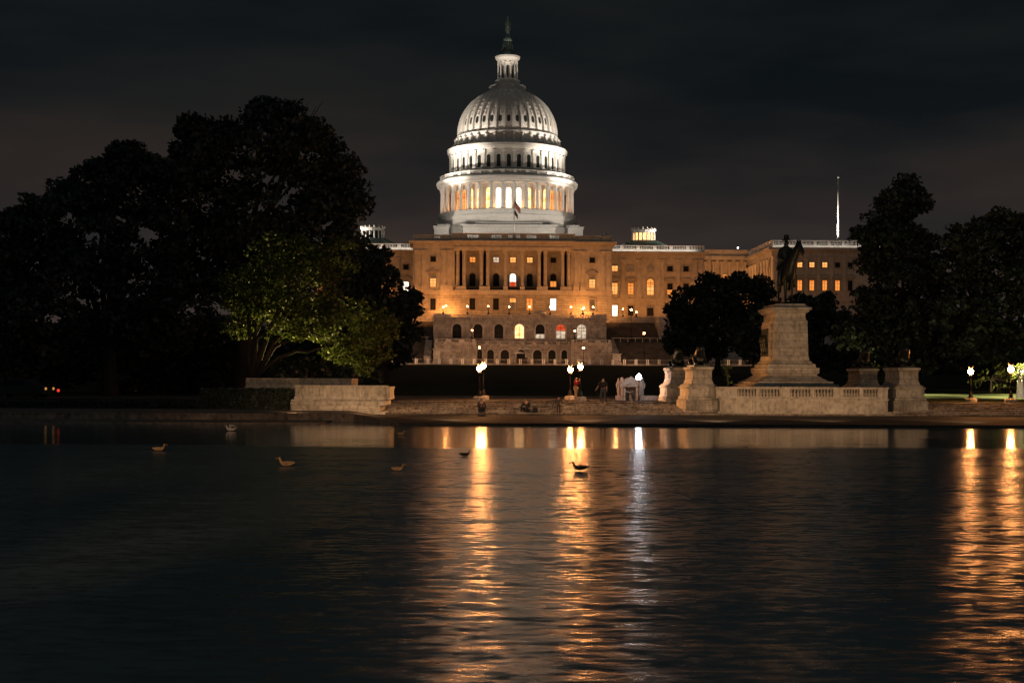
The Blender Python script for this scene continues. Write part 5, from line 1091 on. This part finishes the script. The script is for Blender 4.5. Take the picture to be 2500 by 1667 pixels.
duck('small pale brown duck near the left edge of the light streaks', 973, 1150, R(75), s=.75)
duck('dark duck swimming across the right orange light streak', 1415, 1149, R(-75), 'duck_dark', .95)
duck('dark duck just left of the left orange light streak', 1137, 1114, R(90), 'duck_dark', .75)
duck('dim low duck far to the left in the dark water', 390, 1101, R(95), 'duck_brown', .9)
duck('white duck flapping its wings beside the pool edge', 563, 1052, R(-70), 'duck_white', 1.0, True)
duck('small pale duck close to the pool edge by the slanting kerb', 980, 1062, R(80), 'duck_brown', .7)

# ------------------------------------------------------------------ trees
KD = 2500 / 2352.0
def leaves_mesh(name, pts, size, mat, parent, rs, flat=.55):
    n = len(pts); pts = np.asarray(pts)
    nrm = rs.normal(size=(n, 3)); nrm[:, 2] += flat; nrm /= np.linalg.norm(nrm, axis=1)[:, None]
    a = np.cross(nrm, rs.normal(size=(n, 3))); a /= np.linalg.norm(a, axis=1)[:, None]; c = np.cross(nrm, a)
    s = (size * rs.uniform(.6, 1.35, n))[:, None]
    v = np.stack([pts - a * s, pts - c * s * .62 + a * s * .1, pts + a * s * 1.05, pts + c * s * .62 + a * s * .1], 1).reshape(-1, 3)
    me = bpy.data.meshes.new(name); me.vertices.add(4 * n); me.vertices.foreach_set('co', v.astype(np.float32).ravel())
    me.loops.add(4 * n); me.loops.foreach_set('vertex_index', np.arange(4 * n, dtype=np.int32)); me.polygons.add(n)
    me.polygons.foreach_set('loop_start', np.arange(0, 4 * n, 4, dtype=np.int32)); me.polygons.foreach_set('loop_total', np.full(n, 4, dtype=np.int32))
    me.materials.append(MATS[mat]); me.update(calc_edges=True); me.validate()
    o = bpy.data.objects.new(name, me); COL.objects.link(o); o.parent = parent; return o
def tree(label, d, base, lobes, mat='leaves_dark', leaf=.22, dens=1.0, name='broadleaf_tree', bark='bark', tr=.35, seed=1, group=None, clump=1.15, fork=None, zb=None):
    """base: display px (x, y) of the trunk foot; lobes: display px (x, y, r)"""
    rs = np.random.RandomState(seed); bx0 = P(base[0] * KD, base[1] * KD, d)
    z0 = gz(bx0.x, d) - .1 if zb is None else zb
    t = thing(name, label, 'tree', (bx0.x, d, z0), 0, group); O3 = np.array([bx0.x, d, z0])
    pts = []; cents = []
    for (x, y, r) in lobes:
        c = P(x * KD, y * KD, d); Rm = r * KD / F * d; c = np.array([c.x, d + rs.uniform(-.45, .45) * Rm, c.z]) - O3; cents.append((c, Rm))
        nc = int(10 + 9.0 * (Rm / clump) ** 2 * .55)
        u = rs.normal(size=(nc, 3)); u /= np.linalg.norm(u, axis=1)[:, None]; rad = rs.uniform(.35, 1.0, nc) ** .5
        cc = c + u * (rad * Rm * .93)[:, None] * np.array([1, 1, .95])
        for q in cc:
            rc = clump * rs.uniform(.55, 1.15) * min(1, Rm / 2.2 + .3); k = int(46 * dens * (rc / 1.0) ** 2 * (.25 / leaf) ** 1.4)
            w = rs.normal(size=(k, 3)); w /= np.linalg.norm(w, axis=1)[:, None]; w *= (rs.uniform(.25, 1, k) ** .45 * rc)[:, None]; w[:, 2] *= .62
            pts.append(q + w)
    pts = np.concatenate(pts)
    pts = pts[pts[:, 2] > .15]
    leaves_mesh('crown', pts, leaf, mat, t, rs)
    b = MB(); low = min(c[2] for c, r in cents); top = max(cents, key=lambda q: q[0][2])[0]
    fk = Vector((0, 0, max(1.2, (low + 0) * .6))) if fork is None else Vector(fork)
    b.tube([(0, 0, -.3), (tr * .1, 0, fk.z * .5), tuple(fk)], [tr * 1.5, tr, tr * .9], 10)
    for i, (c, r) in enumerate(sorted(cents, key=lambda q: -q[1])[:9]):
        c = Vector(c); m = fk.lerp(c, .5) + Vector((rs.uniform(-.4, .4), rs.uniform(-.4, .4), .22 * (c - fk).length))
        m = Vector((fk.x + (m.x - fk.x) * .65, fk.y + (m.y - fk.y) * .65, m.z))
        A = fk - Vector((0, 0, .1)); seg = [A * (1 - u) ** 2 + m * 2 * u * (1 - u) + c * u * u + Vector(rs.normal(size=3)) * .06 * (c - fk).length * u * (1 - u) * 2 for u in (0, .15, .3, .45, .6, .8, 1)]; b.tube([tuple(q) for q in seg], [tr * .6, tr * .5, tr * .42, tr * .34, tr * .27, tr * .18, tr * .1], 7)
        for k in range(3):
            e = c + Vector(rs.normal(size=3)) * r * .5; b.tube([tuple(m.lerp(c, .3 * k + .2)), tuple(e)], [tr * .16, .02], 5)
    b.build('trunk', bark, t); return t
# left group
tree('tallest dark tree, its broad rounded top rising above the left group', 122, (560, 930), [(600, 325, 92), (690, 335, 85), (475, 335, 72), (765, 430, 70), (625, 450, 130), (490, 460, 100), (715, 550, 105), (570, 600, 130), (455, 380, 62), (795, 470, 42), (655, 268, 44), (600, 262, 36), (725, 300, 34), (430, 610, 110), (520, 300, 34), (440, 290, 30), (800, 385, 30), (680, 650, 120), (420, 345, 26), (770, 345, 24)], seed=3, tr=.75, clump=1.3, leaf=.26, dens=.9)
tree('dark stepped tree between the tallest one and the low tree at the far left', 116, (250, 935), [(330, 440, 82), (268, 400, 52), (215, 440, 70), (290, 362, 30), (272, 345, 20), (310, 340, 16), (205, 385, 34), (330, 560, 110), (220, 570, 90), (375, 410, 44), (150, 450, 42), (250, 700, 120), (380, 720, 110), (140, 560, 60), (340, 385, 34)], seed=4, tr=.6, clump=1.15, leaf=.25)
tree('low dark drooping tree at the far left edge of the group', 112, (40, 935), [(60, 480, 34), (100, 500, 50), (30, 540, 50), (70, 620, 85), (150, 610, 66), (20, 700, 90), (-10, 620, 60), (110, 740, 100), (10, 800, 80), (118, 470, 26), (22, 500, 28)], seed=5, tr=.5, clump=1.0, leaf=.24)
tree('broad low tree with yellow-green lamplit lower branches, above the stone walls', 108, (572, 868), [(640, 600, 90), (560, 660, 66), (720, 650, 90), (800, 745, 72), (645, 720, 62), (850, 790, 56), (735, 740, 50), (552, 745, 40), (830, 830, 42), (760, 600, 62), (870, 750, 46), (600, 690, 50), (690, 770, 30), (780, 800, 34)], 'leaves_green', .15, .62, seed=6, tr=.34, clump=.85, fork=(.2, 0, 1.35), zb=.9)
tree('dark tree filling the gap between the lit tree and the building', 150, (880, 870), [(850, 625, 52), (885, 690, 66), (925, 715, 40), (905, 770, 52), (815, 660, 66), (868, 595, 26), (945, 690, 24), (925, 810, 24), (845, 740, 60), (800, 560, 45)], seed=7, tr=.5, clump=1.3, leaf=.3)
tree('dark bushy undergrowth tree beneath the stepped tree', 126, (330, 935), [(180, 820, 75), (290, 840, 85), (400, 830, 90), (480, 800, 75), (90, 850, 65), (0, 860, 65), (500, 870, 48), (340, 760, 70)], seed=8, tr=.3, clump=1.2, leaf=.3, name='undergrowth_tree')
# dark bushes under the lit tree
tree('dark bushes under the lit tree, just above the plain stone wall', 118, (720, 905), [(650, 850, 34), (700, 845, 36), (760, 850, 34), (600, 860, 24), (810, 860, 26), (870, 862, 14)], seed=9, tr=.15, clump=.7, leaf=.2, name='shrub')
# right groups
tree('round dark tree in front of the right stairs and wing', 205, (1648, 862), [(1600, 705, 60), (1655, 685, 54), (1718, 690, 56), (1580, 765, 50), (1640, 760, 80), (1730, 760, 64), (1560, 790, 26), (1690, 650, 24), (1625, 655, 28), (1745, 660, 26), (1765, 720, 30), (1560, 720, 26)], seed=10, tr=.4, clump=1.5, leaf=.34)
tree('slim young dark tree beside the lion pedestals', 160, (1733, 868), [(1735, 800, 36), (1710, 780, 40), (1765, 780, 40), (1750, 740, 36)], seed=11, tr=.2, clump=1.2, leaf=.3)
tree('dark spreading tree behind the tall monument pedestal', 190, (1880, 870), [(1800, 755, 56), (1865, 735, 50), (1900, 790, 66), (1845, 700, 28), (1925, 735, 30), (1830, 800, 52), (1900, 690, 18)], seed=12, tr=.3, clump=1.4, leaf=.32)
tree('tall pointed dark tree right of the far wing', 150, (2085, 905), [(2065, 470, 46), (2088, 440, 32), (2108, 470, 28), (2040, 560, 66), (2100, 580, 66), (2075, 680, 105), (2005, 600, 36), (1995, 700, 50), (2050, 780, 80), (2135, 700, 66), (1965, 770, 42), (2020, 510, 30), (1985, 540, 24), (2125, 640, 30), (2120, 800, 66)], seed=13, tr=.5, clump=1.25, leaf=.28)
tree('wide dark tree at the right edge with a flat broken top', 142, (2300, 905), [(2250, 560, 66), (2330, 545, 58), (2200, 610, 50), (2280, 690, 100), (2370, 650, 90), (2200, 740, 75), (2310, 800, 56), (2195, 540, 26), (2290, 515, 28), (2350, 510, 24), (2230, 800, 50), (2390, 560, 60)], seed=14, tr=.5, clump=1.2, leaf=.27)
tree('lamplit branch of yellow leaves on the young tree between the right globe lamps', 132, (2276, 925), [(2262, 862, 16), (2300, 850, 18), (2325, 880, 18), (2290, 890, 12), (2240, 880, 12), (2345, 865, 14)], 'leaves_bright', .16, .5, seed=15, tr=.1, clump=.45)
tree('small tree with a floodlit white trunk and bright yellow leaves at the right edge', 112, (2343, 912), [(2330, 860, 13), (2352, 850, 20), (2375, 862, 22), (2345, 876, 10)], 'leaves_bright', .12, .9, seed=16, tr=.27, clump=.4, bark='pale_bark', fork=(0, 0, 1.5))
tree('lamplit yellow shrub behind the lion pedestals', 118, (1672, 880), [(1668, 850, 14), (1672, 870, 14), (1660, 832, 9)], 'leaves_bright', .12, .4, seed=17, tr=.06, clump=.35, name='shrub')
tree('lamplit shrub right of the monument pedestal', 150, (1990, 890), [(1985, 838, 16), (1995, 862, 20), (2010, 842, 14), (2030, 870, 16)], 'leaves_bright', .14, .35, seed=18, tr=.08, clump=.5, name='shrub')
# background rows, one built and copied
bt = tree('x', 240, (300, 880), [(300, 800, 60), (260, 820, 50), (345, 815, 55), (300, 850, 60), (250, 855, 40), (350, 855, 40)], 'leaves_far', .45, .9, seed=19, tr=.3, clump=1.7, name='background_tree')
rowp = [(-320, 'left'), (-240, 'left'), (-160, 'left'), (-90, 'left'), (-20, 'left'), (60, 'left'), (130, 'left'), (200, 'left'), (280, 'left'), (2020, 'right'), (2110, 'right'), (2200, 'right'), (2290, 'right'), (2380, 'right'), (2460, 'right'), (420, 'left'), (520, 'left'), (620, 'left'), (720, 'left'), (800, 'left')]
for i, (x, sd) in enumerate(rowp):
    c = bt if i == 0 else copy_tree(bt)
    d = 225 + RNG.uniform(-12, 18); q = P(x * KD, 880, d); c.location = (q.x, d, gz(q.x, d) - .2); c.rotation_euler = (0, 0, RNG.uniform(0, 6.28)); s = RNG.uniform(.85, 1.25); c.scale = (s, s, s * RNG.uniform(.9, 1.15))
    k = sorted(q_[0] for q_ in rowp if q_[1] == sd).index(x); c['label'] = 'low dark tree in the distant row behind the %s, %s from the left' % ('big tree group' if sd == 'left' else 'memorial', ORD[k]); c['group'] = 'distant dark trees behind the %s' % ('big group' if sd == 'left' else 'memorial')
# ------------------------------------------------------------------ small traffic lights and car at the far left
def street_signal(label, px, py, d, mat):
    q = P(px, py, d); zg = gz(q.x, d); t = thing('traffic_signal', label, 'traffic light', (q.x, d, zg), 0, 'signals glimpsed through the trees'); h = q.z - zg
    b = MB(); b.tube([(0, 0, 0), (0, 0, h)], .06, 6); b.build('pole', 'iron_black', t); b = MB(); b.box(-.14, .14, -.02, .18, h - .35, h + .18); b.build('housing', 'iron_black', t)
    b = MB(); b.ball((0, -.06, h), .12, 10, 6); b.build('lens', mat, t)
street_signal('red traffic light glimpsed low through the bushes at the far left', 89.5, 952, 104, 'light_red')
street_signal('small red traffic light glimpsed through the bushes, right of the brighter one', 143, 953, 108, 'light_red')
def car(label, px, py, d, rot):
    q = P(px, py, d); t = thing('parked_car', label, 'car', (q.x, d, gz(q.x, d)), rot)
    b = MB(); b.prism([(-2.1, .3), (2.1, .3), (2.15, .75), (1.3, .9), (.7, 1.35), (-1.0, 1.4), (-1.7, .95), (-2.15, .85)], -.85, .85); b.build('body', 'jacket_dark', t)
    for sx in (-1.3, 1.3):
        for sy in (-.8, .8): b = MB(); b.tube([(sx, sy - .08, .32), (sx, sy + .08, .32)], .32, 14, smooth=False); b.build('wheel', 'iron_black', t)
    b = MB(); b.prism([(-.95, .92), (.75, .92), (.55, 1.3), (-.85, 1.33)], -.87, -.84); b.build('side_window', 'window_dark', t)
    for sx, mt in ((-2.16, 'light_red'), (2.16, 'light_amber')):
        for sy in (-.6, .6): b = MB(); b.ball((sx, sy, .68), .1, 8, 5); b.build('tail_light' if sx < 0 else 'headlight', mt, t)
car('dark car with small glowing lights half hidden by the bushes at the far left', 52, 966, 103, R(-8))
# ------------------------------------------------------------------ lamp light: unseen floodlights of the building and grounds, and added fill spots
def LW(x, y, z): return Vector(loc2w(x, y, z))
WHT = (1.0, .86, .72); ORG = (1.0, .365, .09); WARM = (1.0, .52, .26); GRN = (1.0, .80, .30)
def flood(label, pos, tgt, col, pw, ang, size=.5, blend=.6):
    light('floodlight', 'SPOT', pos, col, pw, tgt, size, ang, blend)
def strip(x, y, z, ln, pw):
    o = light('parapet_strip_light', 'AREA', LW(x, y, z), WHT, pw, LW(x, y + 1, z + .9)); o.data.shape = 'RECTANGLE'; o.data.size = ln; o.data.size_y = .2
    o.rotation_euler = (Matrix.Rotation(AX, 4, 'Z') @ Matrix.Rotation(R(90 + 42), 4, 'X')).to_euler()
PW = dict(dn=7500, df=46000, fac=2700)
zr = Z_cor1 + .7
for x in (-19, 19): flood('', LW(x, 8, zr), LW(x * .5, 34, zt(585)), WHT, PW['dn'], 75, blend=1)
for x in (-6, 6): flood('', LW(x, 5, zr), LW(x, 30, zt(563)), WHT, 5000, 60, blend=1)
for x in (-23, 23): flood('', LW(x, 12, zr), LW(x * .1, 50, zt(330)), WHT, 4500, 75, blend=1)
for x in (-58, 58): flood('', LW(x, 30, z_wp + 1.5), LW(0, 50, zt(360)), WHT, PW['df'], 70, blend=1)
for x in (-36, 36): flood('', LW(x, 20, z_wp + .6), LW(0, 52, zt(258)), WHT, 205000, 26, blend=1)
for k in range(-5, 6):
    a = R(-90 + k * 15); light('colonnade_lamp', 'POINT', LW(rr(146) * math.cos(a), 52 + rr(146) * math.sin(a), zt(520)), (1, .48, .2), 90, size=.2)
for M, q in ((MR, sdR), (ML, sdL)):
    sg = 1 if M is MR else -1
    flood('', LW(q[0] - 6 * sg, YW + 6, z_wc1 + 1.0), LW(q[0], q[1], CZ(562, YW, 1571)), WHT, 900, 40)
    x0 = M(WR0)
    strip(x0 + 12 * sg, YW - 1.0, z_wc1 + .12, 23.5, 150)
strip(xb + 14, YF - 1.0, FZ(605) + .12, 30, 110)
# facade wash from the terrace
for x, p in ((-20.5, 1.5), (-10, .8), (0, .7), (10, .8), (21, 1.6)):
    flood('terrace floodlight washing the facade orange', LW(x, -15.2, ZFLR + .8), LW(x * 1.02, 0, ZFLR + 12), ORG, PW['fac'] * p, 125, .6, .8)
for x, p in ((36, 1.1), (50, .9), (-36, 1.3), (-50, 1)):
    flood('terrace floodlight washing a wing orange', LW(x, 2, CZ(773.8, -6, 1550) + .6), LW(x, YW, ZFLR + 12), ORG, PW['fac'] * p * .9, 125, .6, .8)
# warm pools of light by the paired lamps
for px in (1090, 1424): light('corner_lamp_light', 'POINT', LW(CX(px, -3, 750), -3.2, ZFLR + 2.0), ORG, 1500, size=.3)
light('corner_lamp_light', 'POINT', LW(CX(1503, YW - 6, 750), YW - 7, ZFLR + 2.4), ORG, 1000, size=.3)
# terrace walls and road lit by the street lamps along the road
for x, p in ((-26, .9), (-9, .8), (9, .55), (26, .6), (48, .2)):
    flood('street floodlight on the lawn side of the road, lighting the terrace walls', LW(x, -47, 1.2), LW(x, -20, 9), WARM, 2900 * p, 130, .6, .8)
flood('', LW(0, -62, 3), LW(0, 0, 22), (1, .40, .13), 8000, 90, 2, 1)  # added soft frontal fill on the facade and roof parapets
for x in (-24, -12, 0, 12, 24, 36, 48): flood('', LW(x, -43.5, 3.2), LW(x, -37.5, .2), (1, .50, .24), 260, 125, .2, 1)
# corridor and far wing side
flood('floodlight lighting the corridor between the wings', LW(WR1 + 9, 24, ZFLR + 4), LW(WR1 + 9, 45, ZFLR + 16), (1.0, .42, .14), 6500, 110)
flood('floodlight lighting the side of the far wing', LW(WR1 + 4, 12, ZFLR + 6), LW(xb, 26, ZFLR + 18), (1.0, .42, .14), 6500, 100)
flood('dim floodlight lighting the front of the far wing', LW(xb + 12, -8, ZFLR + 1), LW(xb + 14, 13, ZFLR + 14), ORG, 1300, 110)
flood('roof floodlight aimed at the tall flagpole and gable', LW(xb + 12, YF + 3, FZ(600)), LW(xb + 20, YF + 9, FZ(510)), WHT, 40000, 50)
flood('roof floodlight aimed at the slim flagpole', LW(CX(1251, 0, 575) + 2, -.2, Z_cor1 + .6), LW(CX(1254.5, 1.5), 1.5, CZ(520, 1.5, 1256)), WHT, 700, 60)
# lit tree, grass at the right
q = P(625 * KD, 900, 110); flood('ground floodlight under the low tree, lighting its branches', (q.x + .2, 113.4, 1.2), (q.x + 1.6, 109.5, 4.8), (1, .74, .22), 9000, 84, .3)
q = P(830 * KD, 900, 104); flood('ground floodlight lighting the tips of the low tree', (q.x - 2, 103.2, 1.3), (q.x, 108, 4.5), GRN, 420, 70, .3)
q = P(2343 * KD, 960, 108); flood('ground floodlight at the small white-trunked tree', (q.x + .6, 108.5, 1.2), (q.x, 112, 2.2), (1, .95, .75), 160, 110, .2)
for lx, ly, lp in ((30, 114, 9000), (35, 120, 15000), (40, 113, 22000), (45, 121, 22000)): light('lawn_lamp', 'SPOT', (lx, ly, 6.5), (1, .80, .34), lp, (lx + .01, ly, .9), .2, 105, 1)
q = P(1668 * KD, 900, 116); light('shrub_lamp', 'SPOT', (q.x, 115.5, 1.3), GRN, 300, (q.x, 118, 3.2), .1, 90)
q = P(2000 * KD, 900, 145); light('shrub_lamp', 'SPOT', (q.x, 146.5, 2.2), GRN, 500, (q.x, 150, 5), .1, 80)
q = P(2290 * KD, 900, 130); light('shrub_lamp', 'SPOT', (q.x, 128.5, 1.8), GRN, 900, (q.x, 132, 3.8), .1, 90)
# unseen spots added low at the pool kerb brighten the bench wall, steps and memorial
STN = (1.0, .55, .28)
for (x, tx, tz, p) in ((-12.6, -12.2, 1.0, .8), (-8.6, -8.6, 1.0, .8), (-3, -3, .6, .8), (4, 4.5, .6, .8), (11, 11.5, 1.4, .75), (17.5, 17.5, 5, 1.15), (25, 24.5, 1.3, .6), (32, 31, .8, .2)):
    yk = 80.6 if x < -8 else 75.5; p *= .32 if x < -8 else 1
    light('kerb_fill_spot', 'SPOT', (x, yk, .75), STN, 2300 * p, (tx, 90, tz), .12, 78, 1)
# spots added beside the pool globes to brighten the stone next to them
for (px, py, d, tx, ty, tz, p) in ((1417, 895.4, 99.4, 11, 92, 1.6, 3800), (1417, 895.4, 99.4, 10.6, 101, 1.8, 2600), (1170.5, 899.7, 99.2, -7.5, 90, 1.4, 2600), (1417, 895.4, 99.4, 16, 95, 4, 2500)):
    q = P(px, py, d); T = Vector((tx, ty, tz)); dd = (T - q).normalized(); light('globe_fill_spot', 'SPOT', tuple(q + dd * .3), (1, .40, .11), p, tuple(T), .06, 34, 1)
light('near_side_fill_spot', 'SPOT', (-6, -12, 6), STN, 34000, (-13, 80, .3), .3, 11, 1)  # added unseen spot behind the camera, brightens the brown bank
light('near_side_fill_spot', 'SPOT', (-6, -12, 4), STN, 24000, (-4.9, 39, .1), .2, 9, 1)  # added narrow spot behind the camera, brightens the ducks
